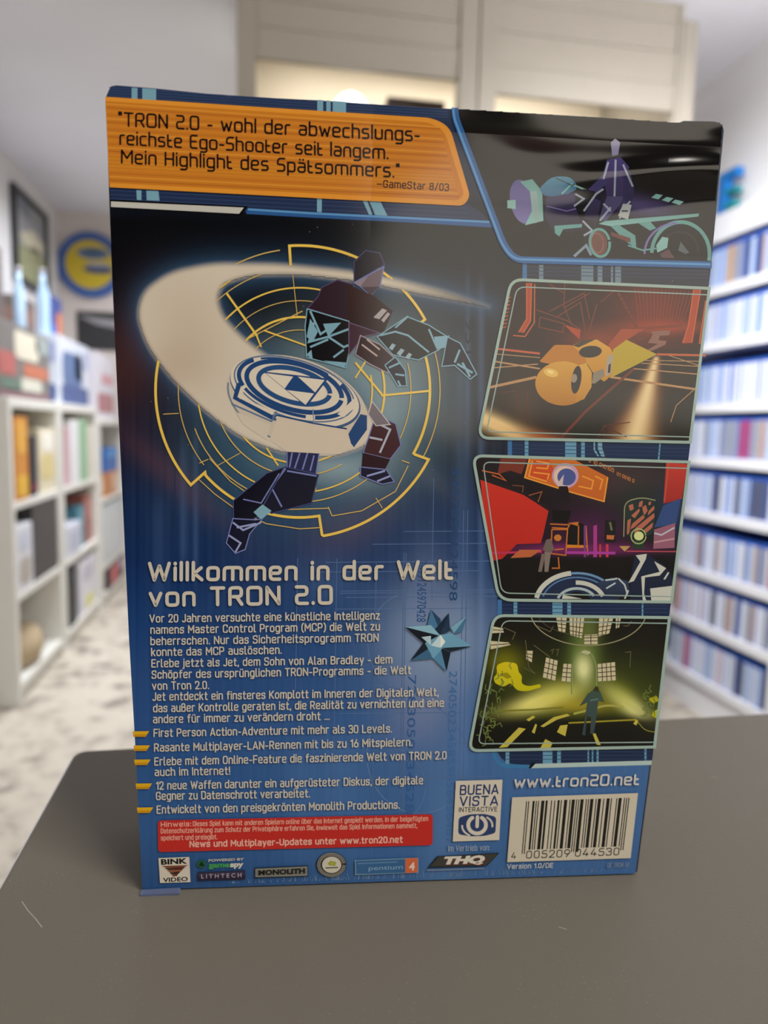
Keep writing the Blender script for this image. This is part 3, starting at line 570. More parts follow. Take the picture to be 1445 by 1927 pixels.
def shard(pts, col, edge=None, lines=(), lw=3, lc=LB, c2=None):
    p = z3(*pts); sh.poly(p, col, c2)
    if edge: sh.stroke(p, 2.0, edge, True)
    for l in lines: sh.stroke(z3(*l), lw, lc)
shard([(900, 110), (945, 65), (1000, 75), (1018, 120), (900, 190)], (30, 26, 38), (70, 70, 110)); shard([(900, 190), (1016, 128), (1002, 200), (965, 240), (925, 205)], (112, 96, 104), LV); shard([(900, 190), (955, 165), (925, 205)], (140, 128, 140)); shard([(930, 208), (1000, 205), (965, 240)], (72, 56, 70))
shard([(760, 245), (775, 208), (835, 180), (900, 198), (880, 260), (880, 340), (720, 290)], PB, (84, 70, 110)); shard([(880, 200), (975, 240), (1050, 300), (1015, 385), (875, 345)], RB, None, c2=(40, 18, 22))
shard([(718, 292), (880, 340), (885, 440), (868, 520), (716, 480), (710, 360)], DK, LB, [((730, 300), (770, 390), (830, 350)), ((745, 345), (725, 420), (800, 400), (880, 370)), ((800, 400), (860, 440), (885, 430)), ((730, 440), (800, 410)), ((820, 480), (860, 450))], 4)
for q in ([(716, 400), (730, 330), (760, 380), (740, 420)], [(780, 350), (850, 345), (800, 400)], [(715, 470), (735, 450), (740, 490)], [(780, 492), (870, 500), (862, 522)]): shard(q, LB)
shard([(880, 345), (1000, 385), (935, 400), (880, 470)], (62, 34, 52), (110, 90, 120))
for q in ([(975, 325), (1010, 290), (1028, 298), (998, 332)], [(1005, 335), (1030, 305), (1040, 312), (1015, 345)]): shard(q, (176, 166, 170))
shard([(990, 400), (1105, 322), (1190, 355), (1262, 400), (1230, 450), (1150, 490), (1050, 470)], DK, LB, [((1000, 395), (1060, 380), (1110, 395), (1190, 460)), ((1060, 365), (1110, 320)), ((1190, 370), (1220, 440))], 3.5)
shard([(1210, 400), (1270, 395), (1260, 440), (1220, 450)], LB); shard([(1262, 400), (1312, 425), (1376, 545), (1350, 565), (1290, 510), (1240, 515)], NV, LB, [((1290, 500), (1310, 450)), ((1300, 505), (1360, 540)), ((1320, 500), (1350, 555))], 4)
for q in ([(1035, 445), (1048, 425), (1062, 432), (1048, 453)], [(1065, 465), (1082, 445), (1096, 452), (1080, 474)], [(1098, 480), (1112, 462), (1125, 468), (1112, 488)]): shard(q, (150, 176, 190))
shard([(925, 395), (1000, 430), (1060, 485), (1030, 540), (960, 505), (905, 468)], (50, 26, 32), (160, 150, 165), [((930, 430), (990, 475)), ((950, 410), (1000, 450))], 3, (190, 170, 165)); shard([(1020, 510), (1060, 478), (1098, 530), (1104, 590), (1070, 592)], NV, LB, [((1035, 520), (1080, 500)), ((1060, 545), (1095, 550)), ((1070, 570), (1080, 590))], 3.5)
shard([(640, 840), (765, 852), (752, 935), (640, 920)], (40, 44, 80), LV, [((660, 850), (650, 905)), ((690, 850), (670, 910)), ((720, 850), (700, 915)), ((745, 860), (730, 920))], 3, LV)
shard([(635, 905), (762, 935), (735, 1045), (580, 1085), (545, 1060), (580, 960)], NV, (60, 70, 120), [((635, 910), (580, 985), (620, 1060)), ((640, 920), (755, 940))], 3, LV); shard([(630, 905), (545, 1060), (560, 1075), (505, 1110), (432, 1110), (432, 1035), (560, 930)], (18, 18, 34), (70, 80, 130), [((470, 1030), (540, 1045), (610, 930))], 2.4, LV)
shard([(510, 1080), (545, 1050), (580, 1075), (540, 1110)], LB); shard([(430, 1105), (520, 1110), (545, 1105), (495, 1165), (478, 1225), (440, 1240), (405, 1200)], (20, 22, 46), LV, [((430, 1120), (470, 1150), (540, 1120)), ((415, 1170), (460, 1200), (440, 1235)), ((445, 1140), (520, 1125))], 3.5, (150, 160, 205))
shard([(985, 700), (1062, 738), (1082, 820), (1040, 875), (935, 850), (958, 785)], (66, 34, 40), LV, [((1000, 740), (1040, 760), (1000, 850)), ((960, 790), (1010, 800))], 4, (176, 180, 200)); shard([(935, 850), (1040, 875), (1020, 915), (930, 905)], (44, 20, 28)); shard([(925, 905), (1025, 915), (1056, 962), (1010, 972), (925, 940)], (26, 24, 50), LV, [((950, 940), (1020, 920)), ((990, 960), (1040, 940))], 3.5, (150, 160, 210))
shard([(970, 650), (1040, 740), (985, 745), (955, 700)], (120, 110, 120), (190, 186, 190))
sh.build('angular_shards', rings_o, INK)
dk = Ink(); CR = (222, 211, 194); DB = (36, 72, 124)
def dell(cx, cy, rx, ry, rot=15, a0=0, a1=360, n=64): p = ell(0, 0, rx, ry, rot, a0, a1, n); return z3(*[(cx + x, cy + y) for x, y in p])
dk.poly(dell(680, 655, 285, 168, 20), (206, 194, 178)); dk.stroke(dell(680, 660, 280, 160, 20, 10, 175), 3, (110, 130, 150)); dk.poly(dell(672, 618, 262, 128, 17), (70, 96, 132)); dk.poly(dell(670, 612, 258, 122, 17), CR)
dk.stroke(dell(668, 602, 240, 112, 17), 2.6, (86, 112, 146))
for a0, a1, r1, r2, w in ((150, 215, 222, 100, 8), (225, 300, 222, 100, 4), (-40, 60, 222, 100, 8), (70, 145, 222, 100, 6)): dk.stroke(dell(668, 598, r1, r2, 17, a0, a1), w, DB)
dk.stroke(dell(668, 594, 190, 88, 16), 9, DB); dk.poly(dell(668, 590, 168, 76, 15), CR); dk.stroke(dell(668, 590, 142, 64, 15), 9, (44, 82, 132)); dk.poly(dell(668, 590, 122, 54, 15), (226, 216, 198))
dk.poly(z3((548, 535), (800, 562), (716, 672)), DB); A, B_, D_ = np.array([558, 541.]), np.array([786, 568.]), np.array([712, 664.])
for t in ((A, (A + B_) / 2 - [8, 0], (A + D_) / 2 - [4, 2]), ((A + B_) / 2 + [10, 0], B_, (B_ + D_) / 2 + [0, 0]), ((A + D_) / 2 + [4, 4], (B_ + D_) / 2 - [4, -4], D_)): dk.poly(z3(*t), (226, 216, 198))
dk.poly(z3((430, 640), (445, 580), (470, 575), (455, 640), (590, 700), (580, 722)), DB); dk.poly(z3((448, 634), (462, 590), (472, 600), (468, 636), (590, 690), (584, 704)), CR)
dk.poly(z3((870, 790), (925, 700), (950, 705), (950, 760), (900, 828)), DB); dk.poly(z3((835, 700), (900, 640), (920, 660), (860, 712)), CR)
dk.poly(fillet(z3((572, 800), (604, 706), (872, 757), (893, 830), (840, 856), (640, 846)), 4, True), (214, 200, 182)); dk.stroke(z3((585, 720), (600, 704), (740, 735), (872, 757)), 3, DB); dk.stroke(z3((740, 680), (745, 735)), 2, (130, 150, 170)); dk.poly(z3((440, 690), (575, 742), (560, 800), (470, 740)), (212, 200, 184)); dk.stroke(z3((425, 660), (580, 728), (600, 690)), 3, (90, 116, 150))
dk.build('disc_emblem', rings_o, INK)

# ---- orange quote banner
bn = Ink()
BP = fillet([(199, 183), (500, 203), (815, 223), (846, 240), (884, 370), (872, 388), (207, 353)], [0, 0, 26, 22, 16, 12, 0], True, n=6)
bn.poly(BP, (226, 150, 52)); BI = fillet([(199, 191), (500, 211), (808, 231), (836, 247), (873, 366), (862, 378), (206, 345)], [0, 0, 22, 18, 12, 10, 0], True, n=6)
bn.poly(BI, (204, 126, 38))
for k in range(22):
    t = (k + .5) / 22; xr = 826 + 38 * t; l, r = (200 + 6 * t, 193 + 150 * t), (xr, 234 + 140 * t + (3 if k < 1 else 0))
    bn.stroke([l, ((l[0] + r[0]) / 2, (l[1] + r[1]) / 2 + 1), r], 2.6, ((218, 148, 56), (190, 114, 42), (208, 134, 48), (182, 106, 40))[(k * 7) % 4] if k not in (15, 16, 17) else (208, 140, 46))
bo = bn.build('quote_banner', gb, INK)
bt = Ink(); BRN = (30, 18, 20)
techno(bt, '"TRON 2.0 - wohl der abwechslungs-', (225, 237), (788, 266), 24, BRN, 0.158, 0.28)
techno(bt, 'reichste Ego-Shooter seit langem.', (227, 272), (729, 299), 23.5, BRN, 0.158, 0.28)
techno(bt, 'Mein Highlight des Spätsommers."', (230, 307), (750, 334), 23.5, BRN, 0.158, 0.28)
sans(bt, '—GameStar 8/03', (709, 352), (843, 359.5), 12.5, BRN, 0.012)
bt.build('lettering', bo, INK)

# ---- four pictures
RAIL = fillet([(855, 204), (857, 224), (947, 462), (968, 489), (1338, 499)], [0, 14, 30, 20, 0], n=8)
def picture(pts, inner, fn, quad, res, art):
    ink = Ink(); field(ink, quad, res[0], res[1], fn, pts); art(ink); o = ink.build('screenshot', gb, INK)
    if inner is not None:
        f_ = Ink(); f_.stroke(pts, 5.5, (158, 182, 174), True); f_.stroke(inner, 2.2, (150, 172, 166)); f_.build('picture_frame', o, INK)
    else:
        f_ = Ink(); f_.stroke(RAIL, 13, (50, 98, 158)); f_.stroke(RAIL + np.array([-3, -1]), 4, (92, 152, 206)); f_.build('picture_frame', o, INK)
    return o
q1 = fillet([(862, 206), (1280, 232), (1292, 229), (1345, 230), (1358, 236), (1334, 494), (972, 484), (950, 466), (866, 226)], [0, 0, 0, 0, 0, 0, 16, 16, 10], True)
def f1(P):
    c = np.tile(LIN((15, 13, 14)), (len(P), 1)); c = mixc(c, (84, 76, 128), gauss(P, 1205, 388, 60, 18, 10) * .8); c = mixc(c, (60, 40, 36), gauss(P, 1010, 270, 110, 16, 3) * .35); c = mixc(c, (50, 56, 40), gauss(P, 1030, 242, 120, 8, 3) * .3); return c
def a1(k):
    T1, T2, PU, PU2 = (104, 160, 158), (140, 190, 186), (84, 78, 140), (124, 116, 176)
    k.poly(z2(*ell(440, 522, 50, 92, -12)), PU, PU2); k.poly(z2((430, 440), (480, 430), (520, 480), (525, 600), (450, 618), (478, 560), (470, 480)), T1, T2); k.poly(z2((378, 516), (412, 514), (412, 552), (378, 548)), T2); k.poly(z2((470, 480), (498, 478), (512, 600), (492, 610), (480, 540)), (150, 176, 176))
    k.poly(z2(*fillet([(505, 470), (560, 418), (640, 420), (670, 470), (600, 500), (530, 500)], 30, True)), (74, 140, 168), (60, 110, 150)); k.poly(z2((535, 505), (680, 480), (760, 520), (740, 620), (640, 650), (560, 640), (530, 580)), (62, 56, 100), (30, 26, 44)); k.stroke(z2((540, 540), (620, 560), (700, 540)), 2, PU2); k.poly(z2((570, 620), (690, 612), (690, 626), (606, 634), (590, 664), (572, 650)), T1)
    k.stroke(z2((600, 490), (640, 450), (700, 475)), 3, T2); k.stroke(z2((575, 425), (640, 455), (655, 450)), 2, (40, 60, 80))
    # upright cluster of facets between the two machines
    k.poly(z2((800, 280), (818, 264), (838, 280), (830, 330), (806, 335)), (160, 160, 188), (120, 116, 160)); k.poly(z2((785, 350), (840, 340), (875, 380), (850, 500), (820, 520), (785, 500), (765, 420)), (72, 64, 118), (54, 46, 88)); k.poly(z2((770, 410), (790, 440), (730, 500), (700, 480)), (66, 60, 112)); k.poly(z2((850, 380), (880, 400), (895, 470), (880, 560), (850, 500)), (50, 46, 90))
    k.poly(z2((785, 500), (850, 500), (840, 530), (780, 600), (752, 600), (765, 550)), (78, 72, 116)); k.poly(z2((655, 480), (690, 470), (740, 480), (700, 560), (680, 610), (655, 540)), (20, 20, 30)); k.poly(z2((685, 590), (730, 600), (735, 660), (690, 700), (680, 650)), (26, 24, 36))
    for l in (((655, 490), (690, 510), (650, 540)), ((690, 560), (740, 490), (770, 470)), ((685, 600), (725, 640), (690, 660)), ((790, 360), (770, 430)), ((820, 350), (815, 500)), ((850, 370), (890, 460)), ((770, 530), (800, 560)), ((840, 560), (880, 520)), ((835, 590), (875, 540)), ((755, 600), (800, 545))): k.stroke(z2(*l), 3.6, (160, 170, 190))
    k.poly(z2((830, 580), (850, 530), (885, 535), (870, 595)), (176, 184, 186)); k.stroke(z2((845, 560), (870, 560)), 3, (70, 74, 90)); k.stroke(z2((650, 745), (700, 700), (720, 740)), 5, (130, 150, 170))
    for q in ([(965, 505), (985, 490), (1012, 495), (994, 512)], [(1008, 515), (1028, 502), (1056, 508), (1036, 524)], [(1048, 525), (1064, 513), (1098, 522), (1080, 535)]): k.poly(z2(*q), T2)
    k.poly(z2((750, 612), (780, 600), (1160, 570), (1158, 582), (800, 622)), T1, T2); k.poly(z2((800, 622), (830, 615), (900, 660), (905, 715), (870, 690)), T1); k.poly(z2((910, 608), (960, 602), (985, 630), (960, 640)), T1); k.poly(z2((800, 645), (880, 670), (880, 690), (800, 660)), (110, 60, 56))
    k.stroke(z2(*ell(1085, 735, 118, 130, 0, 182, 372, 40)), 7, T1); k.stroke(z2(*ell(1070, 735, 132, 125, 0, 180, 270, 30)), 4, PU2); k.poly(z2(*ell(1080, 716, 92, 84, 0, 152, 388)), (20, 18, 18)); k.stroke(z2(*ell(1080, 715, 75, 70, 0, 180, 370)), 1.2, (60, 58, 58))
    k.poly(z2((985, 700), (1010, 665), (1035, 670), (1030, 710), (990, 730)), T2); k.poly(z2((1000, 735), (1035, 715), (1060, 752), (1012, 750)), (96, 66, 76)); k.poly(z2((1075, 720), (1085, 685), (1120, 730), (1105, 735)), (90, 104, 108)); k.stroke(z2((870, 700), (930, 720), (990, 712)), 3, T1)
    k.poly(z2(*ell(752, 690, 34, 50, -8)), (112, 70, 64)); k.stroke(z2(*ell(755, 690, 40, 56, -8)), 5, T1); k.stroke(z2(*ell(745, 690, 24, 40, -8)), 1.6, (150, 104, 96))
picture(q1, None, f1, [(860, 195), (1362, 195), (1362, 500), (860, 500)], (260, 160), a1)
q2 = fillet([(961, 526), (1333, 543), (1297, 832), (899, 824)], [22, 0, 0, 22], True, n=6); i2 = fillet([(1330, 555), (972, 540), (915, 812), (1298, 822)], [0, 16, 12, 0])
def f2(P):
    x, y = P.T; c = np.tile(LIN((38, 12, 10)), (len(P), 1)); fl = sm(652, 670, y); c = c * (1 - fl[:, None]) + LIN((34, 25, 20)) * fl[:, None]
    c = mixc(c, (150, 50, 26), gauss(P, 1230, 590, 70, 60) * .5 * (1 - fl)); c = mixc(c, (190, 70, 34), gauss(P, 1245, 615, 70, 12) * .6 * (1 - fl)); c = mixc(c, (150, 64, 34), gauss(P, 1130, 640, 60, 24) * .7 * (1 - fl)); c = mixc(c, (10, 16, 14), gauss(P, 1270, 790, 60, 60) * .9 * fl); c = mixc(c, (10, 22, 18), gauss(P, 1140, 810, 70, 50) * .8 * fl)
    c = mixc(c, (84, 56, 28), gauss(P, 985, 770, 28, 60) * .5 * fl); c = mixc(c, (124, 60, 30), gauss(P, 1190, 780, 60, 12, -40) * .5)
    c = mixc(c, (238, 204, 142), np.clip(1.25 * gauss(P, 935, 800, 95, 15, 25), 0, 1)); c = mixc(c, (180, 84, 28), gauss(P, 1015, 822, 50, 10, 10) * .7)
    bx_ = 1234 - (y - 672) * .27; hw = 4 + (y - 672) * .13; bm = np.exp(-((x - bx_) / np.maximum(hw, 1)) ** 2) * sm(668, 676, y); c = mixc(c, (196, 120, 44), np.clip(np.exp(-((x - bx_) / np.maximum(hw * 1.4, 1)) ** 2) * sm(668, 676, y), 0, 1) * .7); c = mixc(c, (240, 214, 160), np.clip(bm * .95, 0, 1)); return c
def a2(k):
    O1, O2 = (176, 66, 30), (204, 96, 46)
    for q in ([(318, 95), (345, 95), (340, 300), (300, 365), (275, 362), (318, 290)], [(1225, 130), (1260, 132), (1215, 420), (1165, 422), (1195, 330)], [(1290, 190), (1300, 190), (1268, 425), (1255, 425)]): k.poly(z4(*q), O1); 
    for l in (((318, 95), (318, 290), (275, 362)), ((345, 95), (340, 300), (300, 365)), ((362, 100), (360, 310), (310, 385), (245, 380)), ((1225, 130), (1195, 330), (1165, 420)), ((1262, 132), (1215, 420)), ((1290, 190), (1255, 425))): k.stroke(z4(*l), 2, O2)
    for l in (((370, 240), (540, 300), (610, 350), (600, 400)), ((390, 280), (385, 335), (515, 362), (520, 315), (390, 280)), ((440, 250), (630, 150), (660, 290)), ((480, 280), (610, 200), (640, 380)), ((525, 100), (520, 220), (560, 320)), ((520, 150), (440, 100)), ((700, 210), (650, 380)), ((720, 200), (800, 130)), ((660, 150), (520, 230)), ((845, 345), (1165, 322)), ((850, 352), (1165, 330))): k.stroke(z4(*l), 2, (120, 48, 26))
    for i in range(16): k.stroke(z4((905 + i * 21, 125 + i), (930 + i * 15.5, 330 - i * .6)), 1.3, (148, 56, 30))
    for i in range(8): k.poly(z4((810 + i * 13, 150 + i * 24), (822 + i * 13, 146 + i * 24), (832 + i * 13, 166 + i * 24), (818 + i * 13, 170 + i * 24)), (110, 50, 28))
    for i in range(9): k.stroke(z4((205 - i * 3, 180 + i * 20), (232 - i * 3, 172 + i * 20)), 2.2, (188, 84, 40))
    k.poly(z4((830, 345), (960, 345), (860, 405), (780, 470), (760, 430)), (164, 70, 38)); k.poly(z4((520, 320), (610, 350), (605, 400), (570, 370)), O1)
    for l in (((160, 452), (390, 478)), ((1025, 482), (1290, 488))): k.stroke(z4(*l), 4, (196, 92, 56))
    for l, w in ((((140, 520), (390, 560)), 3), (((140, 555), (380, 535)), 2), (((115, 662), (370, 606)), 5), (((150, 480), (390, 500)), 1.5), (((770, 605), (1240, 672)), 4), (((900, 560), (1250, 590)), 2), (((940, 530), (1270, 548)), 1.6), (((1090, 488), (1260, 545)), 1.4), (((960, 515), (1270, 520)), 1.4), (((900, 560), (640, 790), (500, 940)), 5), (((1230, 670), (1130, 760), (1100, 850)), 1.5)): k.stroke(z4(*l), w, (186, 140, 92) if w != 5 or l[0][0] < 200 else (110, 44, 26))
    for l in (((735, 870), (860, 930)), ((735, 870), (740, 945)), ((735, 870), (880, 850)), ((700, 945), (735, 870)), ((180, 690), (260, 680), (265, 800)), ((320, 680), (325, 860))): k.stroke(z4(*l), 1.6, (90, 36, 28))
    k.poly(z4((990, 358), (1098, 352), (1092, 378), (1040, 382), (1034, 405), (1078, 410), (1070, 430), (1000, 462), (960, 465), (1030, 425), (976, 420), (1002, 375)), (140, 96, 84)); k.stroke(z4((925, 362), (965, 360), (960, 398), (920, 398), (925, 362)), 1.5, (120, 60, 40))
    # plain yellow ball with a wedge behind it
    Y1, Y2 = (196, 134, 34), (214, 160, 62)
    k.poly(z4((770, 612), (788, 455), (860, 403), (1026, 482)), (190, 164, 38), (184, 158, 34)); k.poly(z4((540, 450), (620, 405), (700, 402), (770, 445), (790, 480), (785, 590), (740, 630), (690, 600), (650, 540)), Y2, Y1); k.poly(z4(*fillet([(385, 522), (470, 430), (565, 432), (640, 500), (640, 560), (420, 530)], 14, True)), (190, 122, 34)); k.poly(z4(*ell(664, 468, 62, 32, -5)), (44, 38, 34)); k.poly(z4((570, 435), (620, 405), (690, 402), (600, 445)), (70, 58, 48))
    k.poly(z4((680, 580), (735, 560), (740, 600), (690, 640), (670, 640)), (140, 128, 112)); k.poly(z4((755, 500), (782, 480), (788, 490), (775, 590), (745, 600)), (170, 160, 140)); k.poly(z4((762, 540), (775, 530), (772, 580), (758, 585)), (40, 36, 32)); k.poly(z4(*ell(515, 640, 150, 120, 0)), Y2, (180, 116, 26)); k.poly(z4((590, 545), (640, 530), (672, 580), (670, 660), (630, 725), (580, 745), (600, 660)), (218, 166, 70), (190, 128, 34)); k.poly(z4(*ell(588, 620, 26, 76, 8)), (38, 34, 34)); k.poly(z4(*ell(576, 612, 16, 24, 8)), (150, 134, 116)); k.poly(z4(*ell(450, 582, 40, 22, 15)), (234, 190, 92)); k.poly(z4(*ell(448, 578, 18, 10, 15)), (246, 220, 140))
picture(q2, i2, f2, [(895, 520), (1338, 520), (1338, 838), (895, 838)], (180, 130), a2)
q3 = fillet([(889, 857), (1295, 869), (1262, 1132), (938, 1128)], [20, 0, 0, 24], True, n=6); i3 = fillet([(1293, 881), (908, 869), (943, 1115), (1263, 1122)], [0, 14, 16, 0])
def f3(P):
    c = np.tile(LIN((20, 14, 22)), (len(P), 1)); c = mixc(c, (84, 60, 66), gauss(P, 1180, 905, 90, 40) * .7); c = mixc(c, (24, 50, 44), gauss(P, 1205, 950, 60, 60) * .7); c = mixc(c, (130, 40, 110), gauss(P, 1090, 1032, 120, 10) * .9); c = mixc(c, (84, 30, 80), gauss(P, 1110, 1000, 60, 40) * .7); c = mixc(c, (14, 12, 14), sm(1040, 1056, P[:, 1])); c = mixc(c, (70, 48, 60), gauss(P, 1000, 860, 60, 26) * .6); c = mixc(c, (40, 60, 100), gauss(P, 1270, 960, 30, 50) * .7); return c
def a3(k):
    RD = (204, 48, 34)
    k.poly(z5((66, 172), (300, 250), (438, 345), (410, 470), (395, 525), (265, 530), (185, 610), (125, 622), (100, 500)), RD, (186, 40, 32)); k.poly(z5((66, 155), (300, 235), (445, 330), (438, 350), (300, 262), (66, 180)), (30, 22, 26)); k.poly(z5((330, 62), (570, 68), (760, 165), (738, 300), (560, 250), (305, 170)), (206, 112, 40), (196, 98, 40)); k.poly(z5((355, 75), (440, 72), (470, 130), (430, 195), (330, 165)), (206, 78, 36))
    for l in (((350, 80), (330, 160), (430, 190)), ((370, 80), (440, 90), (430, 120), (370, 115)), ((355, 140), (440, 150), (430, 180)), ((620, 160), (680, 185), (670, 230), (600, 215)), ((690, 160), (730, 180), (715, 235)), ((335, 65), (308, 168), (560, 248), (738, 298), (758, 168))): k.stroke(z5(*l), 2.6, (236, 158, 60))
    k.poly(z5(*ell(528, 158, 72, 68)), (196, 160, 190)); k.poly(z5(*ell(524, 160, 58, 54)), (226, 196, 176)); k.poly(z5(*ell(535, 165, 50, 46)), (74, 88, 150)); k.poly(z5((480, 210), (520, 150), (512, 225)), (206, 190, 190)); k.poly(z5((495, 215), (540, 215), (560, 300), (470, 300)), (24, 18, 24))
    k.poly(z5((178, 65), (320, 68), (290, 150), (230, 130), (160, 150)), (120, 50, 36)); k.stroke(z5((75, 130), (170, 150), (205, 185), (130, 155)), 2.2, (206, 104, 50)); k.stroke(z5((240, 210), (300, 215), (295, 250)), 2, (120, 70, 50)); k.stroke(z5((330, 265), (400, 245), (380, 300)), 2, (150, 80, 50))
    sans(k, '0 10 010100', z5((655, 82))[0], z5((790, 140))[0], 7, (206, 130, 60), 0.01); sans(k, '01 0010 0', z5((808, 155))[0], z5((900, 196))[0], 6, (206, 130, 60), 0.01)
    k.poly(z5((1075, 88), (1195, 95), (1160, 285), (1060, 310)), (196, 60, 50), (160, 44, 40)); k.stroke(z5((1090, 90), (1065, 300)), 3, (190, 80, 60)); k.poly(z5((1060, 320), (1155, 280), (1130, 420), (1010, 440)), (50, 76, 130)); k.poly(z5((1010, 450), (1125, 415), (1120, 550), (1005, 555)), (150, 96, 116)); k.stroke(z5((1010, 470), (1050, 480), (1120, 440)), 3, (186, 190, 206)); k.stroke(z5((1010, 520), (1120, 500)), 3, (190, 150, 160))
    k.poly(fillet(z5((855, 300), (940, 275), (1015, 290), (1010, 480), (855, 495)), 14, True), (36, 52, 50)); k.stroke(fillet(z5((845, 490), (850, 300), (940, 275), (1018, 292)), 14), 2, (150, 150, 110))
    for q in ([(870, 320), (895, 310), (900, 340), (880, 350)], [(930, 300), (950, 292), (945, 325), (925, 330)], [(980, 300), (995, 298), (990, 318), (978, 318)], [(885, 375), (930, 335), (932, 350), (905, 390)], [(945, 330), (965, 315), (975, 350), (955, 375)], [(890, 420), (950, 370), (960, 385), (900, 440), (880, 450)], [(980, 350), (1010, 320), (1012, 340), (975, 375)], [(865, 400), (885, 390), (875, 470), (862, 480)], [(910, 440), (1010, 360), (1012, 385), (940, 450), (900, 470)], [(950, 455), (1005, 410), (1000, 440), (965, 470)]): k.poly(fillet(z5(*q), 2, True), (180, 104, 84))
    k.poly(z5((900, 490), (950, 500), (960, 555), (890, 555)), (40, 60, 44)); k.stroke(z5(*ell(925, 487, 40, 40)), 2, (170, 190, 120)); k.poly(z5(*ell(927, 485, 26, 24)), (214, 220, 150)); k.poly(z5((530, 430), (600, 410), (640, 430), (640, 540), (535, 548)), (16, 14, 18)); k.poly(z5((533, 532), (650, 536), (640, 550), (535, 550)), (210, 130, 40)); k.poly(z5((540, 415), (600, 408), (598, 432)), (190, 110, 40)); k.poly(z5((455, 345), (560, 348), (540, 415), (465, 410)), (10, 9, 12))
    for l in (((445, 420), (550, 425), (540, 445), (455, 440)), ((455, 450), (540, 450), (530, 590), (450, 580), (455, 450)), ((600, 430), (598, 540)), ((640, 430), (650, 590)), ((490, 600), (495, 660), (455, 660)), ((470, 560), (520, 555))): k.stroke(z5(*l), 2.4, (196, 110, 44))
    k.poly(z5(*ell(487, 495, 20, 18)), (196, 120, 50))
    for a, b, c_ in ((680, 700, (170, 60, 140)), (712, 722, (206, 60, 60)), (748, 762, (206, 60, 80)), (628, 640, (120, 60, 130))): k.poly(z5((a, 430 if a < 700 else 530), (b, 425 if a < 700 else 530), (b, 600), (a, 600)), c_)
    k.poly(z5((745, 400), (800, 400), (800, 520), (740, 520)), (24, 26, 26)); k.poly(z5((752, 480), (795, 482), (790, 505), (752, 503)), (190, 110, 60)); k.stroke(z5((770, 410), (780, 455)), 4, (110, 110, 80)); k.stroke(z5((530, 575), (800, 578)), 5, (170, 60, 160)); k.stroke(z5((125, 578), (400, 570)), 4, (190, 50, 90)); k.poly(z5((230, 605), (280, 560), (400, 560), (340, 600)), (190, 100, 60)); k.stroke(z5((860, 568), (1130, 570)), 2, (190, 80, 90)); k.poly(z5((820, 540), (880, 540), (850, 570)), (190, 150, 90))
    # small grey facets on the floor
    k.poly(z5((425, 505), (450, 500), (468, 560), (440, 580), (405, 560)), (110, 96, 92)); k.poly(z5((415, 570), (450, 575), (435, 680), (415, 680)), (130, 118, 112)); k.poly(z5((400, 580), (420, 585), (400, 680), (380, 680)), (120, 104, 98))
    DBL, CRM = (30, 44, 74), (200, 202, 192); c5 = (590, 850)
    def ar(r, a0, a1): return z5(*ell(c5[0], c5[1], r * 1.35, r, 0, a0, a1, 30))
    k.poly(np.concatenate([ar(172, 187, 353), ar(60, 353, 187)]), DBL); k.stroke(ar(164, 190, 262), 9, CRM); k.stroke(ar(163, 262, 330), 4, (110, 150, 190)); k.stroke(ar(140, 195, 345), 2.5, (90, 130, 176)); k.stroke(ar(112, 268, 340), 8, CRM); k.stroke(ar(80, 200, 330), 5, (170, 186, 190)); k.poly(z5((510, 826), (515, 805), (620, 826)), CRM)
    k.poly(z5((700, 740), (780, 710), (870, 730), (880, 800), (800, 830), (740, 800)), (50, 64, 92), (30, 40, 64))
    for l in (((745, 725), (790, 720), (810, 715)), ((750, 770), (800, 740)), ((815, 715), (850, 750), (865, 800)), ((870, 780), (850, 826))): k.stroke(z5(*l), 3, (186, 200, 200))
    k.poly(z5((905, 590), (965, 580), (1060, 640), (1100, 690), (1120, 760), (1105, 842), (880, 838), (880, 720)), (24, 34, 60)); k.poly(z5((910, 590), (970, 582), (965, 610), (900, 730), (870, 740), (935, 625)), CRM); k.poly(z5((1010, 622), (1075, 660), (1040, 700), (960, 710), (955, 800), (968, 838), (948, 838), (940, 705), (1040, 680)), CRM); k.poly(z5((988, 770), (1115, 755), (1105, 842), (995, 838)), CRM); k.poly(z5((1060, 720), (1085, 680), (1092, 685), (1070, 722)), CRM)
picture(q3, i3, f3, [(885, 850), (1300, 850), (1300, 1138), (885, 1138)], (150, 104), a3)
q4 = fillet([(929, 1157), (1258, 1161), (1230, 1404), (882, 1411)], [20, 0, 0, 18], True, n=6); i4 = fillet([(1257, 1172), (945, 1167), (899, 1398), (1231, 1395)], [0, 14, 12, 0])
def f4(P):
    c = np.tile(LIN((16, 14, 10)), (len(P), 1))
    for x, y, sx, sy, r, col, a in ((1095, 1300, 150, 60, 0, (96, 110, 24), .5), (1097, 1240, 26, 60, 0, (110, 140, 60), .8), (1097, 1256, 14, 24, 0, (236, 238, 170), 1.1), (1015, 1320, 60, 16, -18, (236, 230, 130), 1.3), (1050, 1305, 40, 22, 0, (206, 206, 90), .6), (1190, 1330, 44, 13, 35, (240, 236, 160), 1.3), (1170, 1312, 40, 20, 35, (170, 180, 60), .6), (1085, 1325, 60, 14, 0, (190, 170, 40), .6), (950, 1245, 30, 26, 0, (150, 150, 10), .5), (1105, 1180, 20, 60, 0, (110, 120, 60), .6), (990, 1345, 80, 12, 0, (90, 100, 20), .5), (1220, 1340, 26, 40, 0, (70, 84, 16), .5)):
        c = mixc(c, col, np.clip(gauss(P, x, y, sx, sy, r) * a, 0, 1))
    c = mixc(c, (12, 11, 8), sm(1338, 1360, P[:, 1]) * .85); return c
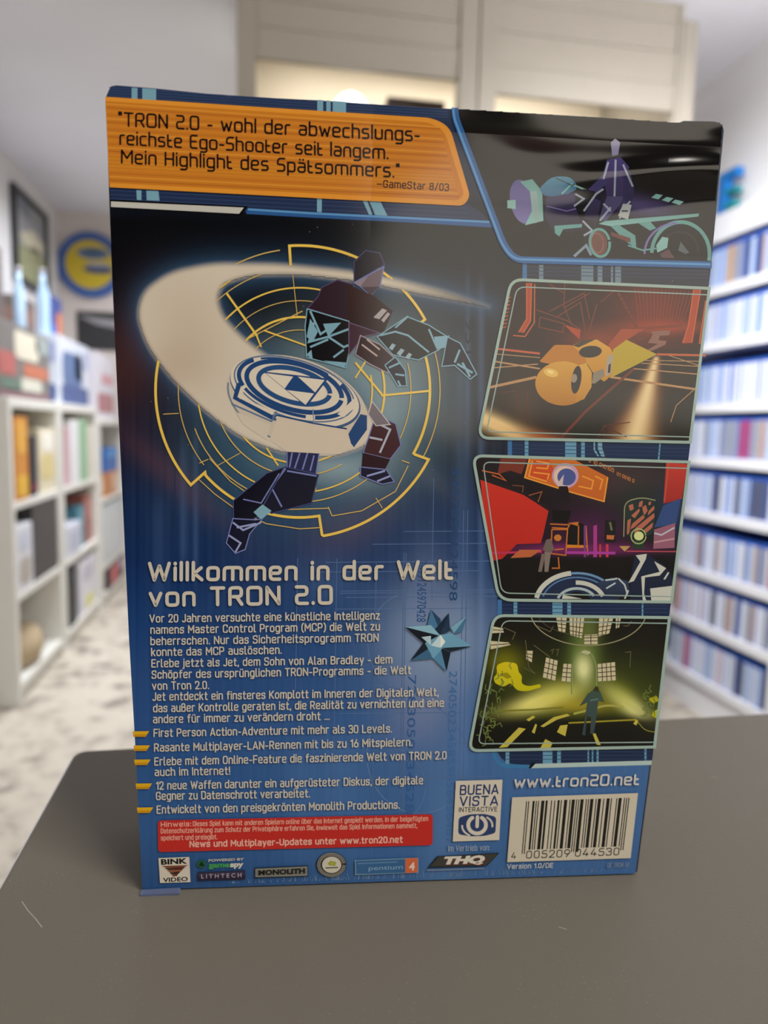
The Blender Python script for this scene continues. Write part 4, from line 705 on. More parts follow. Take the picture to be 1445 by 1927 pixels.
def a4(k):
    PN = (206, 196, 160)
    def panes(q, nx, ny):
        q = z6(*q); k.poly(q, PN)
        for i in range(1, nx): t = i / nx; k.stroke([q[0] * (1 - t) + q[1] * t, q[3] * (1 - t) + q[2] * t], 1.5, (50, 46, 30))
        for i in range(1, ny): t = i / ny; k.stroke([q[0] * (1 - t) + q[3] * t, q[1] * (1 - t) + q[2] * t], 1.5, (50, 46, 30))
    for q, nx, ny in (([(595, 95), (660, 98), (650, 190), (610, 180)], 2, 4), ([(675, 98), (765, 98), (750, 225), (680, 205)], 4, 4), ([(855, 100), (940, 100), (915, 195), (850, 215)], 3, 4), ([(955, 102), (985, 104), (975, 160), (955, 165)], 2, 3), ([(535, 340), (605, 360), (590, 480), (515, 460)], 3, 4), ([(640, 378), (688, 380), (682, 488), (628, 482)], 2, 4), ([(845, 380), (950, 368), (955, 478), (848, 485)], 4, 4), ([(200, 150), (275, 165), (280, 190), (195, 195)], 1, 2), ([(200, 240), (310, 250), (320, 265), (200, 292)], 1, 2), ([(415, 300), (455, 300), (448, 370), (415, 350)], 1, 3), ([(765, 205), (845, 200), (845, 260), (765, 260)], 2, 3)): panes(q, nx, ny)
    k.stroke(z6(*ell(790, 60, 350, 208, 0, 10, 170, 40)), 2, (150, 146, 110)); k.stroke(z6(*ell(790, 60, 310, 150, 0, 70, 175, 40)), 1.2, (80, 76, 50))
    for l in (((280, 160), (350, 190), (330, 235)), ((410, 235), (430, 400), (470, 440)), ((460, 265), (560, 340)), ((400, 400), (470, 440)), ((560, 300), (580, 290), (570, 320)), ((1010, 310), (1045, 305), (1040, 400)), ((590, 295), (610, 290), (600, 330)), ((480, 150), (560, 185), (580, 150)), ((1000, 150), (1030, 150), (1050, 120))): k.stroke(z6(*l), 1.6, (96, 90, 60))
    YL = (214, 196, 20)
    k.poly(fillet(z6((235, 385), (290, 365), (360, 375), (370, 430), (390, 450), (385, 500), (430, 515), (500, 500), (505, 520), (420, 545), (360, 540), (320, 490), (280, 520), (225, 495), (218, 460), (240, 440)), 7, True), YL, (196, 190, 16)); k.poly(fillet(z6((250, 440), (300, 430), (330, 460), (300, 470)), 3, True), (150, 140, 10)); k.poly(fillet(z6((1150, 590), (1200, 570), (1215, 600), (1180, 620)), 3, True), (176, 170, 20)); k.poly(fillet(z6((1180, 670), (1208, 650), (1205, 710), (1170, 690)), 3, True), (190, 190, 20))
    rr = random.Random(3)
    for (cx, cy, sx, sy, n_) in ((205, 640, 45, 110, 26), (190, 770, 55, 70, 12), (1160, 620, 45, 80, 16), (290, 430, 60, 60, 6)):
        for i in range(n_):
            a = rr.uniform(0, 6.28); x, y = cx + rr.uniform(-1, 1) * sx, cy + rr.uniform(-1, 1) * sy
            k.stroke(z6((x, y), (x + 22 * math.cos(a), y + 30 * math.sin(a)), (x + 34 * math.cos(a + .7), y + 46 * math.sin(a + .7))), 1.5, (110, 126, 60))
    k.stroke(fillet(z6((690, 560), (690, 400), (730, 310), (800, 300), (838, 380), (838, 560)), 20), 2, (140, 160, 100)); k.poly(fillet(z6((740, 310), (765, 295), (805, 305), (790, 325)), 3, True), (190, 190, 150)); k.stroke(z6((250, 662), (450, 655), (640, 640)), 3, (130, 130, 40)); k.stroke(fillet(z6((700, 680), (800, 655), (900, 625), (1000, 640)), 20), 4, (170, 170, 80)); k.stroke(z6((670, 735), (1080, 715)), 3, (160, 150, 40)); k.stroke(fillet(z6((1080, 720), (1130, 780), (1190, 790)), 20), 2, (130, 130, 50))
    for q in ([(250, 885), (300, 880), (412, 770), (370, 762)], [(500, 885), (560, 885), (575, 855), (530, 832)], [(500, 755), (580, 700), (660, 680), (680, 690), (600, 715), (520, 760)], [(415, 715), (455, 690), (470, 700), (430, 725)], [(448, 790), (470, 740), (480, 745), (465, 800)], [(600, 790), (620, 750), (665, 745), (650, 815)], [(815, 800), (832, 797), (864, 868), (840, 866)], [(1060, 740), (1075, 715), (1090, 720), (1080, 750)]): k.poly(z6(*q), (196, 184, 74))
    k.poly(z6((785, 560), (815, 540), (860, 545), (885, 610), (850, 600), (838, 700), (822, 800), (800, 800), (805, 700), (780, 690), (770, 810), (752, 805), (775, 660), (785, 610), (735, 635)), (62, 84, 74), (54, 70, 80)); k.poly(z6((815, 540), (835, 512), (850, 520), (855, 548)), (60, 54, 34)); k.stroke(z6((800, 600), (850, 590)), 3, (90, 120, 110))
picture(q4, i4, f4, [(878, 1150), (1265, 1150), (1265, 1416), (878, 1416)], (160, 116), a4)

# ---- heading, running text, bullets
WH = (206, 199, 184)
hd = Ink(); techno(hd, 'Willkommen in der Welt', z7((116, 112))[0], z7((1376, 104))[0], 31, WH, 0.21, 0.34, 0.58); techno(hd, 'von TRON 2.0', z7((120, 218))[0], z7((874, 208))[0], 31, WH, 0.21, 0.34, 0.62); hd.build('heading', gb, INK)
tx = Ink()
for s_, a, b in (('Vor 20 Jahren versuchte eine künstliche Intelligenz', (118, 288), (1075, 275)), ('namens Master Control Program (MCP) die Welt zu', (122, 335), (1075, 320)), ('beherrschen. Nur das Sicherheitsprogramm TRON', (122, 382), (1070, 367)), ('konnte das MCP auslöschen.', (125, 428), (665, 418)), ('Erlebe jetzt als Jet, dem Sohn von Alan Bradley - dem', (126, 475), (1127, 458)), ('Schöpfer des ursprünglichen TRON-Programms - die Welt', (127, 522), (1205, 502)), ('von Tron 2.0.', (129, 569), (362, 565)), ('Jet entdeckt ein finsteres Komplott im Inneren der Digitalen Welt,', (131, 614), (1320, 594)), ('das außer Kontrolle geraten ist, die Realität zu vernichten und eine', (133, 662), (1342, 639)), ('andere für immer zu verändern droht ...', (133, 708), (865, 694))): sans(tx, s_, z7(a)[0], z7(b)[0], 13.6, WH, 0.016)
tx.build('body_text', gb, INK)
tb = Ink()
for s_, a, b in (('First Person Action-Adventure mit mehr als 30 Levels.', (135, 54), (1125, 35)), ('Rasante Multiplayer-LAN-Rennen mit bis zu 16 Mitspielern.', (137, 115), (1210, 92)), ('Erlebe mit dem Online-Feature die faszinierende Welt von TRON 2.0', (138, 173), (1353, 147)), ('auch im Internet!', (140, 217), (450, 211)), ('12 neue Waffen darunter ein aufgerüsteter Diskus, der digitale', (145, 274), (1255, 251)), ('Gegner zu Datenschrott verarbeitet.', (145, 317), (783, 306)), ('Entwickelt von den preisgekrönten Monolith Productions.', (148, 374), (1157, 353))): sans(tb, s_, z8(a)[0], z8(b)[0], 13.6, WH, 0.016)
tb.build('feature_list_text', gb, INK)
for x_, y_ in ((46, 32), (49, 91), (52, 150), (58, 250), (63, 350)):
    k = Ink(); k.poly(z8((x_, y_), (x_ + 69, y_ - 1), (x_ + 54, y_ + 23), (x_ + 3, y_ + 23)), (222, 172, 26)); k.poly(z8((x_ + 2, y_ + 14), (x_ + 60, y_ + 13), (x_ + 54, y_ + 23), (x_ + 3, y_ + 23)), (196, 142, 20)); k.build('bullet_marker', gb, INK)
# red notice
rd = Ink(); rd.poly(fillet(z8((150, 404), (1298, 378), (1297, 507), (152, 536)), 7, True), (192, 44, 38)); ro = rd.build('notice_panel', gb, INK)
rt = Ink(); PK = (226, 168, 150)
sans(rt, 'Hinweis:', z8((165, 430))[0], z8((288, 427))[0], 8.2, PK, 0.035); sans(rt, 'Dieses Spiel kann mit anderen Spielern online über das Internet gespielt werden. In der beigefügten', z8((298, 427))[0], z8((1277, 405))[0], 8.2, PK, 0.016); sans(rt, 'Datenschutzerklärung zum Schutz der Privatsphäre erfahren Sie, inwieweit das Spiel Informationen sammelt,', z8((164, 457))[0], z8((1232, 434))[0], 8.2, PK, 0.016); sans(rt, 'speichert und preisgibt.', z8((165, 486))[0], z8((398, 481))[0], 8.2, PK, 0.016); sans(rt, 'News und Multiplayer-Updates unter www.tron20.net', z8((285, 514))[0], z8((1170, 495))[0], 10.5, (232, 184, 168), 0.034)
rt.build('lettering', ro, INK)
# floating star crystal
st = Ink(); zs = lambda *p: z7(*p)
for q, c_ in (([(1290, 235), (1330, 330), (1275, 300)], (70, 120, 160)), ([(1290, 235), (1330, 275), (1330, 330)], (36, 70, 104)), ([(1365, 250), (1300, 325), (1330, 340)], (22, 40, 62)), ([(1365, 250), (1370, 325), (1330, 340)], (30, 56, 84)), ([(1440, 262), (1372, 310), (1385, 335)], (120, 170, 196)), ([(1440, 262), (1385, 335), (1420, 330)], (70, 116, 150)), ([(1183, 308), (1290, 300), (1330, 345)], (140, 186, 206)), ([(1183, 308), (1330, 345), (1265, 380)], (16, 24, 36)), ([(1205, 448), (1262, 372), (1300, 440)], (20, 32, 46)), ([(1205, 448), (1300, 385), (1300, 440)], (60, 104, 140)), ([(1462, 388), (1372, 330), (1340, 395)], (110, 162, 192)), ([(1462, 388), (1340, 395), (1370, 412)], (24, 38, 54)), ([(1355, 494), (1290, 430), (1330, 395)], (84, 138, 176)), ([(1355, 494), (1330, 395), (1372, 415)], (20, 32, 48)), ([(1330, 340), (1265, 375), (1300, 440), (1340, 395), (1375, 335)], (110, 164, 194)), ([(1330, 340), (1290, 385), (1330, 395)], (196, 220, 226)), ([(1330, 340), (1330, 395), (1350, 370)], (232, 238, 232)), ([(1250, 350), (1290, 345), (1290, 385)], (180, 206, 216))): st.poly(zs(*q), c_)
st.build('star_crystal', gb, INK)

# ---- marks along the bottom
def logo(fn, name='company_logo'):
    k = Ink(); fn(k); k.build(name, gb, INK)
def l_bink(k):
    k.poly(z8((153, 561), (282, 556), (287, 661), (160, 665)), (212, 204, 190)); marks(k, 'BINK', z8((164, 588))[0], z8((274, 583))[0], 9.5, (14, 12, 12), 0.04); marks(k, 'VIDEO', z8((172, 661))[0], z8((276, 656))[0], 7.5, (14, 12, 12), 0.03)
    for i, (w, c_) in enumerate(((58, (120, 66, 44)), (46, (70, 40, 34)), (36, (140, 84, 56)), (24, (60, 34, 30)), (14, (110, 60, 44)))): k.poly(z8((222 - w, 594 + i * 9), (222 + w, 590 + i * 9), (222 + w * .6, 600 + i * 9), (222 - w * .6, 602 + i * 9)), c_)
logo(l_bink)
def l_spy(k):
    k.poly(z8(*ell(333, 586, 20, 17)), (30, 92, 60)); k.poly(z8((333, 574), (346, 594), (320, 595)), (16, 40, 34)); marks(k, 'POWERED BY', z8((362, 576))[0], z8((510, 570))[0], 4.5, (190, 190, 180), 0.03); marks(k, 'game', z8((362, 600))[0], z8((450, 598))[0], 9, (66, 150, 84), 0.05); marks(k, 'spy', z8((452, 598))[0], z8((508, 596))[0], 9, (206, 206, 196), 0.05)
logo(l_spy)
def l_lith(k):
    k.poly(z8((315, 620), (515, 612), (516, 650), (317, 656)), (40, 34, 56)); k.poly(z8((318, 623), (512, 615), (512, 632), (318, 640)), (58, 50, 78)); marks(k, 'L I T H T E C H', z8((332, 646))[0], z8((500, 640))[0], 7.5, (170, 160, 170), 0.02)
logo(l_lith)
def l_mono(k):
    k.poly(z8((554, 602), (777, 592), (777, 637), (555, 644)), (40, 40, 42)); k.poly(z8((558, 606), (774, 596), (774, 634), (558, 640)), (140, 140, 132)); k.poly(z8((562, 611), (770, 601), (770, 629), (562, 636)), (112, 112, 106)); marks(k, 'MONOLITH', z8((570, 632))[0], z8((764, 624))[0], 8.6, (18, 18, 20), 0.045)
logo(l_mono)
def l_badge(k):
    k.poly(z8(*ell(875, 589, 62, 52)), (26, 26, 26)); k.stroke(z8(*ell(875, 589, 50, 42)), 4.5, (120, 116, 108)); k.stroke(z8(*ell(875, 589, 58, 49)), 1.2, (150, 146, 136)); k.poly(z8(*ell(876, 589, 40, 34)), (206, 200, 184)); k.poly(z8((858, 585), (870, 572), (895, 578), (890, 594), (868, 592)), (150, 160, 60)); k.poly(z8((868, 580), (886, 582), (880, 590)), (196, 180, 70)); k.stroke(z8((850, 602), (902, 600)), 2.5, (90, 90, 84))
logo(l_badge, 'round_badge')
def l_pent(k):
    k.poly(z8((972, 570), (1237, 559), (1238, 622), (974, 632)), (120, 152, 178)); k.poly(z8((976, 573), (1184, 565), (1184, 622), (978, 628)), (54, 98, 146)); k.poly(z8((1183, 562), (1235, 560), (1235, 620), (1183, 624)), (206, 104, 66)); marks(k, 'pentium', z8((1030, 612))[0], z8((1172, 606))[0], 8, (132, 166, 194), 0.0); marks(k, '4', z8((1198, 612))[0], z8((1222, 610))[0], 14, (232, 206, 190), 0.03); k.stroke(z8((984, 584), (1150, 577)), 2, (96, 134, 172))
logo(l_pent)
def l_bv(k):
    BL_ = (44, 62, 108)
    k.poly(z9((165, 137), (418, 130), (400, 458), (148, 466)), (212, 204, 188)); sans(k, 'BUENA', z9((189, 211))[0], z9((392, 205))[0], 16.5, BL_, 0.02); sans(k, 'VISTA', z9((187, 272))[0], z9((390, 267))[0], 16.5, BL_, 0.02); sans(k, 'INTERACTIVE', z9((182, 305))[0], z9((388, 301))[0], 8, (36, 40, 50), 0.02)
    k.poly(fillet(z9((180, 336), (240, 318), (320, 316), (384, 332), (380, 420), (320, 436), (240, 438), (177, 426)), 6, True), BL_); k.stroke(z9(*ell(280, 376, 48, 46, 0, -58, 238)), 7, (214, 206, 190), cap=True); k.stroke(z9((282, 332), (280, 384)), 6.5, (214, 206, 190), cap=True); k.stroke(z9(*ell(285, 382, 86, 60, 0, 120, 185)), 3.5, (206, 200, 186)); k.stroke(z9(*ell(275, 378, 88, 58, 0, -50, 10)), 3.5, (206, 200, 186))
logo(l_bv)
def l_thq(k):
    sans(k, 'Im Vertrieb von:', z9((125, 518))[0], z9((347, 512))[0], 10, (150, 168, 190), 0.0); k.poly(z9((64, 546), (402, 527), (334, 598), (14, 608)), (36, 36, 36)); k.poly(z9((72, 550), (392, 532), (330, 594), (24, 602)), (62, 62, 58)); marks(k, 'THQ', z9((92, 592))[0], z9((318, 584))[0], 12.5, (120, 40, 40), 0.07, 0.4); marks(k, 'THQ', z9((88, 588))[0], z9((314, 580))[0], 12.5, (216, 212, 200), 0.07, 0.4); k.stroke(z9((8, 622), (316, 612)), 2.4, (120, 140, 170))
logo(l_thq)
wa = Ink(); techno(wa, 'www.tron20.net', z9((484, 171))[0], z9((1153, 155))[0], 19, (206, 206, 204), 0.19, 0.30); wa.build('web_address', gb, INK)
bc = Ink(); bc.poly(z9((470, 226), (1153, 203), (1113, 556), (443, 578)), (206, 198, 180)); bco = bc.build('barcode_label', gb, INK)
code = '4005209044530'
Lc = ['0001101', '0011001', '0010011', '0111101', '0100011', '0110001', '0101111', '0111011', '0110111', '0001011']
Gc = [''.join('1' if b == '0' else '0' for b in s_)[::-1] for s_ in Lc]; Rc = [''.join('1' if b == '0' else '0' for b in s_) for s_ in Lc]
pat = ['LLLLLL', 'LLGLGG', 'LLGGLG', 'LLGGGL', 'LGLLGG', 'LGGLLG', 'LGGGLL', 'LGLGLG', 'LGLGGL', 'LGGLGL'][int(code[0])]
bits = '101' + ''.join((Lc if p == 'L' else Gc)[int(d)] for p, d in zip(pat, code[1:7])) + '01010' + ''.join(Rc[int(d)] for d in code[7:]) + '101'
br = Ink(); i = 0
tl, tr, bl_, br_ = np.array([546, 247.]), np.array([1107, 228.]), np.array([523, 512.]), np.array([1076, 492.])
while i < 95:
    if bits[i] == '1':
        j = i
        while j < 95 and bits[j] == '1': j += 1
        lng = 1.08 if (i < 3 or 44 < i < 51 or i > 91) else 1.0
        P_ = lambda t, s_: tl * (1 - t) * (1 - s_) + tr * t * (1 - s_) + bl_ * (1 - t) * s_ + br_ * t * s_
        br.poly(z9(P_(i / 95, 0), P_((j - .08) / 95, 0), P_((j - .08) / 95, lng), P_(i / 95, lng)), (26, 24, 22)); i = j
    else: i += 1
sans(br, '4', z9((466, 558))[0], z9((488, 557))[0], 11, (30, 28, 26), 0.0); sans(br, '005209', z9((547, 556))[0], z9((780, 548))[0], 13, (30, 28, 26), 0.0); sans(br, '044530', z9((812, 546))[0], z9((1047, 538))[0], 13, (30, 28, 26), 0.0)
br.build('bars_and_digits', bco, INK)
vs = Ink(); sans(vs, 'Version 1.0/DE', z9((444, 613))[0], z9((690, 606))[0], 8, (190, 196, 200), 0.03); sans(vs, 'DE TRON 01', z9((986, 606))[0], z9((1100, 602))[0], 8, (120, 140, 166), 0.0); vs.build('version_text', gb, INK)
# turned-out flap corner
fl = MB(); fu = UV([(267, 1672), (338, 1668), (341, 1671), (326, 1674), (269, 1677)])
fl.prism([(u, max(v, 0.0002)) for u, v in fu], 1, -0.0022, -0.0004); fl.build('bottom_flap', mat('pale_card_flap', S(92, 102, 134), 0.4), gb)

# ------------------------------------------------------------------ white cube shelving on the left
shelf_white = noisy(mat('white_shelf_laminate', S(224, 222, 216), 0.45), 5, 0.02)
SX, SD = -0.845, 0.38
def shelf_unit(name, y0, y1, tops, label, x0=SX, th=0.035):
    t = empty(name, (x0, (y0 + y1) / 2, FZ), label, 'shelf', 'white open shelving along the left wall'); yy = (y1 - y0) / 2; hh = tops[0] - FZ
    bx(-SD, 0, -yy, -yy + th, 0, hh - th).build('side_panel', shelf_white, t, 0.002); bx(-SD, 0, yy - th, yy, 0, hh - th).build('side_panel', shelf_white, t, 0.002)
    bx(-SD, 0, -yy, yy, hh - th, hh).build('top_panel', shelf_white, t, 0.002)
    for z in tops[1:]: bx(-SD, -0.004, -yy + th, yy - th, z - FZ - th * .8, z - FZ).build('shelf_board', shelf_white, t, 0.002)
    bx(-SD, -0.02, -yy + th, yy - th, 0, tops[-1] - FZ - th * .8).build('plinth', shelf_white, t)
    return t
def zc(v): return CAMZ + v
TA = [zc(.087), zc(-.286), zc(-.622), zc(-.955)]
shelf_unit('open_shelf', 2.70, 3.35, TA, 'nearest white open shelf on the left holding an orange box and a black box')
shelf_unit('open_shelf', 3.37, 4.12, TA, 'second white open shelf from the camera with pale books and a slim black case')
TC = [zc(.03), zc(-.42), zc(-.80), zc(-.97)]
shelf_unit('open_shelf', 4.16, 4.95, TC, 'farthest white open shelf on the left, holding a blue and an orange box')
def M(name, col, rough=0.45): return mat(name, S(*col), rough)
def boxthing(name, label, cat, x0, x1, y0, y1, z0, z1, col, group=None, panel=None, pname='printed_front', bevel=0.002, lid=None):
    """a carton standing at z0; panel = [(fraction rectangle, colour)...] printed on its aisle side"""
    t = empty(name, ((x0 + x1) / 2, (y0 + y1) / 2, z0), label, cat, group); a, b, h = (x1 - x0) / 2, (y1 - y0) / 2, z1 - z0
    bx(-a, a, -b, b, 0, h).build('body', M(name + '_card', col), t, bevel)
    if lid: bx(-a - .002, a + .002, -b - .002, b + .002, h * (1 - lid[0]), h + .002).build('lid', M(name + '_lid', lid[1]), t, bevel)
    for (f0, f1, g0, g1, c_) in (panel or []):
        k = MB(); k.prism(rrect(-b + 2 * b * f0, -b + 2 * b * f1, h * g0, h * g1, min(2 * b * (f1 - f0), h * (g1 - g0)) * .3, 5), 0, a + .0003, a + .0015); k.build(pname, M(name + '_print', c_), t)
        k = MB(); k.prism(rrect(-a + 2 * a * f0, -a + 2 * a * f1, h * g0, h * g1, min(2 * a * (f1 - f0), h * (g1 - g0)) * .3, 5), 1, -b - .0015, -b - .0003); k.build(pname, M(name + '_print', c_), t)
    return t
# contents of the nearest unit
xf = SX - 0.006
boxthing('game_carton', 'orange and yellow upright box in the nearest white shelf', 'box', xf - .30, xf, 2.775, 2.925, TA[1], TA[1] + .306, (208, 136, 46), panel=[(.1, .9, .55, .95, (222, 164, 64)), (.1, .9, .05, .3, (226, 176, 50))])
boxthing('game_carton', 'slim navy black case beside the orange box', 'box', xf - .28, xf - .003, 2.962, 3.045, TA[1], TA[1] + .236, (22, 26, 46), panel=[(.2, .8, .1, .2, (150, 40, 80))])
boxthing('game_carton', 'cream and white box at the far end of the nearest shelf, top row', 'box', xf - .30, xf - .003, 3.075, 3.305, TA[1], TA[1] + .262, (226, 216, 190), panel=[(.1, .9, .2, .6, (214, 196, 140)), (.2, .9, .65, .95, (240, 236, 226))])
boxthing('game_carton', 'white printed box in front on the middle row of the nearest shelf', 'box', xf - .16, xf, 2.755, 2.94, TA[2], TA[2] + .245, (214, 214, 222), panel=[(.15, .85, .1, .5, (176, 168, 160)), (.2, .8, .6, .9, (196, 200, 216))])
kb = boxthing('game_carton', 'big black box with a pale gold streak on the middle row', 'box', xf - .32, xf - .002, 2.955, 3.305, TA[2], TA[2] + .315, (58, 56, 58))
MB().prism([(-.10, .26), (-.06, .27), (.10, .15), (.09, .11), (.03, .16)], 1, -.1795, -.1758).build('gold_streak', M('gold_print', (190, 166, 116)), kb)
bag = MB().lathe([(.02, .0), (.10, .01), (.115, .05), (.10, .10), (.05, .125), (.01, .13)], 0, 0, 20)
for i, (x, y, z) in enumerate(bag.v): bag.v[i] = (x * 1.1, y * 1.6, z * 1.2 + .006 * math.sin(9 * x + 7 * y))
tb_ = empty('soft_bag', (xf - .12, 3.0, TA[3]), 'folded beige and white soft bag on the bottom board of the nearest shelf', 'bag'); bag.build('pouch', M('beige_cloth', (176, 156, 126), .8), tb_, smooth=True)
bx(-.03, .05, -.06, .08, .12, .15).build('white_flap', M('white_cloth', (212, 208, 214), .8), tb_, 0.01)
# second unit
for i, (y, w, h, c_, l) in enumerate(((3.50, .055, .27, (206, 170, 178), 'thin pinkish book at the near end of the second shelf'), (3.575, .16, .30, (226, 226, 230), 'wide white binder on the top row of the second shelf'), (3.745, .17, .305, (142, 182, 146), 'green book beside the white binder on the second shelf'), (3.925, .14, .27, (216, 210, 198), 'cream box at the far end of the top row, second shelf'))):
    t = empty('shelf_book', (xf - .101, y + w / 2, TA[1]), l, 'book'); bx(-.1, .1, -w / 2, w / 2, 0, h).build('cover', M('book_cover', c_), t, 0.004); bx(-.096, .096, -w / 2 + .004, w / 2 - .004, h, h + .003).build('pages', M('paper', (226, 222, 210)), t)
for i, (y, w, h, c_, l) in enumerate(((3.74, .15, .21, (70, 126, 146), 'teal book on the middle row of the second shelf'), (3.90, .16, .25, (160, 96, 88), 'reddish box next to the teal book'))):
    boxthing('game_carton', l, 'box', xf - .22, xf - .02, y, y + w, TA[2], TA[2] + h, c_, panel=[(.2, .8, .5, .9, tuple(min(255, v + 30) for v in c_))])
boxthing('game_carton', 'low pale blue white box in front of the teal book', 'box', xf - .2, xf, 3.46, 3.72, TA[2], TA[2] + .15, (206, 208, 222), panel=[(.2, .8, .2, .8, (180, 186, 206))])
boxthing('game_carton', 'slim black case standing on the bottom row of the second shelf', 'box', xf - .26, xf - .004, 3.49, 3.63, TA[3], TA[3] + .27, (22, 26, 34), panel=[(.3, .7, .8, .92, (60, 66, 80))])
boxthing('game_carton', 'white box with a yellow corner next to the slim black case', 'box', xf - .2, xf - .004, 3.69, 4.05, TA[3], TA[3] + .265, (220, 218, 228), panel=[(.3, .8, .05, .3, (222, 220, 150)), (.2, .8, .6, .9, (196, 190, 206))])
# far unit
boxthing('game_carton', 'bright blue box standing on an orange box in the farthest shelf', 'box', xf - .2, xf - .004, 4.36, 4.73, TC[1] + .14, TC[1] + .28, (20, 96, 176), panel=[(.1, .9, .6, .9, (60, 140, 206))])
boxthing('game_carton', 'orange brown box under the bright blue box', 'box', xf - .22, xf - .003, 4.35, 4.74, TC[1], TC[1] + .14, (190, 122, 66), panel=[(.5, .95, .1, .9, (216, 186, 160))])
boxthing('game_carton', 'pale grey box on the second row of the farthest shelf', 'box', xf - .25, xf, 4.205, 4.83, TC[2], TC[2] + .335, (196, 204, 208), panel=[(.1, .9, .1, .9, (206, 212, 216))])
boxthing('game_carton', 'red and black box lying on the bottom row of the farthest shelf', 'box', xf - .22, xf, 4.35, 4.86, TC[3], TC[3] + .13, (60, 50, 56), panel=[(.15, .6, .1, .9, (196, 90, 96)), (.65, .9, .5, .9, (206, 180, 200))])
# on top of the shelving
acr = mat('clear_acrylic', (0.95, 0.97, 1.0, 1), 0.05); acr.node_tree.nodes['Principled BSDF'].inputs['Transmission Weight'].default_value = 1.0
T0 = TA[0]
def collector(name, label, y0, y1, h, col, panel, x0=-.34, x1=-.03, T0=T0):
    return boxthing(name, label, 'box', SX + x0, SX + x1, y0, y1, T0, T0 + h, col, 'large collector boxes on top of the left shelving', panel=panel)
collector('collector_carton', 'largest grey and red illustrated box on top of the nearest shelf', 2.70, 3.345, .275, (116, 112, 110), [(.02, .98, .02, .12, (124, 92, 98)), (.30, .75, .55, .92, (214, 206, 188)), (.45, .95, .32, .5, (190, 110, 84)), (.4, .8, .1, .3, (206, 204, 190)), (.02, .3, .3, .6, (176, 96, 92)), (.05, .4, .1, .26, (96, 118, 106)), (.7, .98, .7, .95, (150, 160, 158))])
collector('collector_carton', 'white and blue illustrated box, second from the camera on the left shelving', 3.50, 4.09, .31, (206, 210, 222), [(.05, .95, .02, .3, (64, 86, 140)), (.1, .75, .3, .8, (84, 110, 156)), (.5, .7, .4, .9, (176, 190, 212)), (.8, .95, .6, .9, (150, 160, 196))])
collector('collector_carton', 'white and red illustrated box, farthest of the three on the left shelving', 4.24, 4.80, .37, (214, 212, 222), [(.1, .9, .1, .4, (176, 120, 126)), (.3, .9, .55, .7, (206, 150, 160))], T0=TC[0])
Z2 = T0 + .277
def bottle(label, x, y, h, r, z=Z2):
    t = empty('streak_bottle', (x, y, z), label, 'bottle', None)  # bottle shape standing in for a light streak reflected off acrylic
    MB().lathe([(r * .9, 0), (r, .01), (r, h * .62), (r * .45, h * .8), (r * .4, h * .93)], 0, 0, 24).build('streak_body', mat('streak_blue', S(176, 202, 230), 0.12), t, smooth=True)
    MB().lathe([(r * .46, h * .93), (r * .46, h), (r * .3, h)], 0, 0, 24).build('cap', M('bottle_cap', (176, 170, 182)), t, smooth=True)
bottle('pale blue reflection streak built as a bottle nearer the camera on the grey illustrated box', SX - .12, 3.27, .27, .022); bottle('pale blue reflection streak built as a bottle farther back on the white and blue box', SX - .12, 3.62, .30, .027, T0 + .312)
boxthing('game_carton', 'dark brown box with a tan edge behind the bottle-shaped streaks at the photo edge', 'box', SX - .30, SX - .16, 2.95, 3.20, Z2, Z2 + .325, (96, 84, 80), panel=[(.05, .4, .1, .95, (196, 170, 120))])
boxthing('game_carton', 'small brown and grey box between the two bottle-shaped streaks', 'box', SX - .32, SX - .2, 3.53, 3.78, T0 + .312, T0 + .48, (110, 98, 92), panel=[(.2, .8, .3, .7, (140, 110, 100))])
boxthing('game_carton', 'dark blue and orange box on top of the white and blue illustrated box', 'box', SX - .20, SX - .155, 3.85, 4.085, T0 + .312, T0 + .545, (46, 70, 140), panel=[(.55, .98, .2, .7, (206, 120, 76)), (.1, .5, .1, .4, (60, 110, 190))])
# wall decoration
pf = empty('framed_picture', (XL, 4.42, zc(.98)), 'dark framed picture hanging on the left wall', 'picture')
for a in ((-.30, -.275, -.24, .24), (.275, .30, -.24, .24), (-.275, .275, .215, .24), (-.275, .275, -.24, -.215)): bx(0, .03, *a).build('frame_bar', M('dark_frame', (46, 48, 52)), pf)
bx(0, .012, -.275, .275, -.215, .215).build('print', M('grey_print', (150, 152, 156)), pf)
for q, c_ in (([(-.27, -.05), (.1, .0), (.27, -.04), (.27, -.21), (-.27, -.21)], (150, 152, 120)), ([(-.2, .02), (.05, .09), (.25, .05), (.2, -.03), (-.15, -.02)], (206, 200, 176)), ([(-.27, .21), (.0, .21), (.0, .12), (-.27, .15)], (120, 126, 136))): MB().prism(q, 0, .0125, .014).build('printed_shape', M('print_colour', c_), pf)
# round sign on the back wall
cs = at(172, 500, 1, YB); rs_r = 0.205
sg = empty('round_sign', (cs[0], YB, cs[2]), 'round blue and yellow sign hanging on the back wall', 'sign')
def disc(r, y0, y1, name, col, cx=0, cz=0, rx=1, rz=1, a0=0, a1=360): MB().prism([(cx + r * rx * math.cos(math.radians(t)), cz + r * rz * math.sin(math.radians(t))) for t in np.linspace(a0, a1, 40)], 1, y0, y1).build(name, M('sign_' + name, col), sg)
disc(rs_r, -.03, 0, 'blue_rim', (58, 96, 164)); disc(rs_r * .74, -.034, -.03, 'yellow_face', (206, 180, 46)); disc(.045, -.038, -.034, 'blue_patch', (96, 124, 160), .02, .07, 2.2, .8); disc(.045, -.038, -.034, 'dark_patch', (66, 82, 120), .05, -.03, 2.0, .55); disc(.03, -.039, -.034, 'dark_stripe', (50, 60, 70), .02, .075, 2.2, .35)
disc(.04, -.0395, -.036, 'pale_stripe', (176, 176, 180), .05, .0, 2.0, .3)
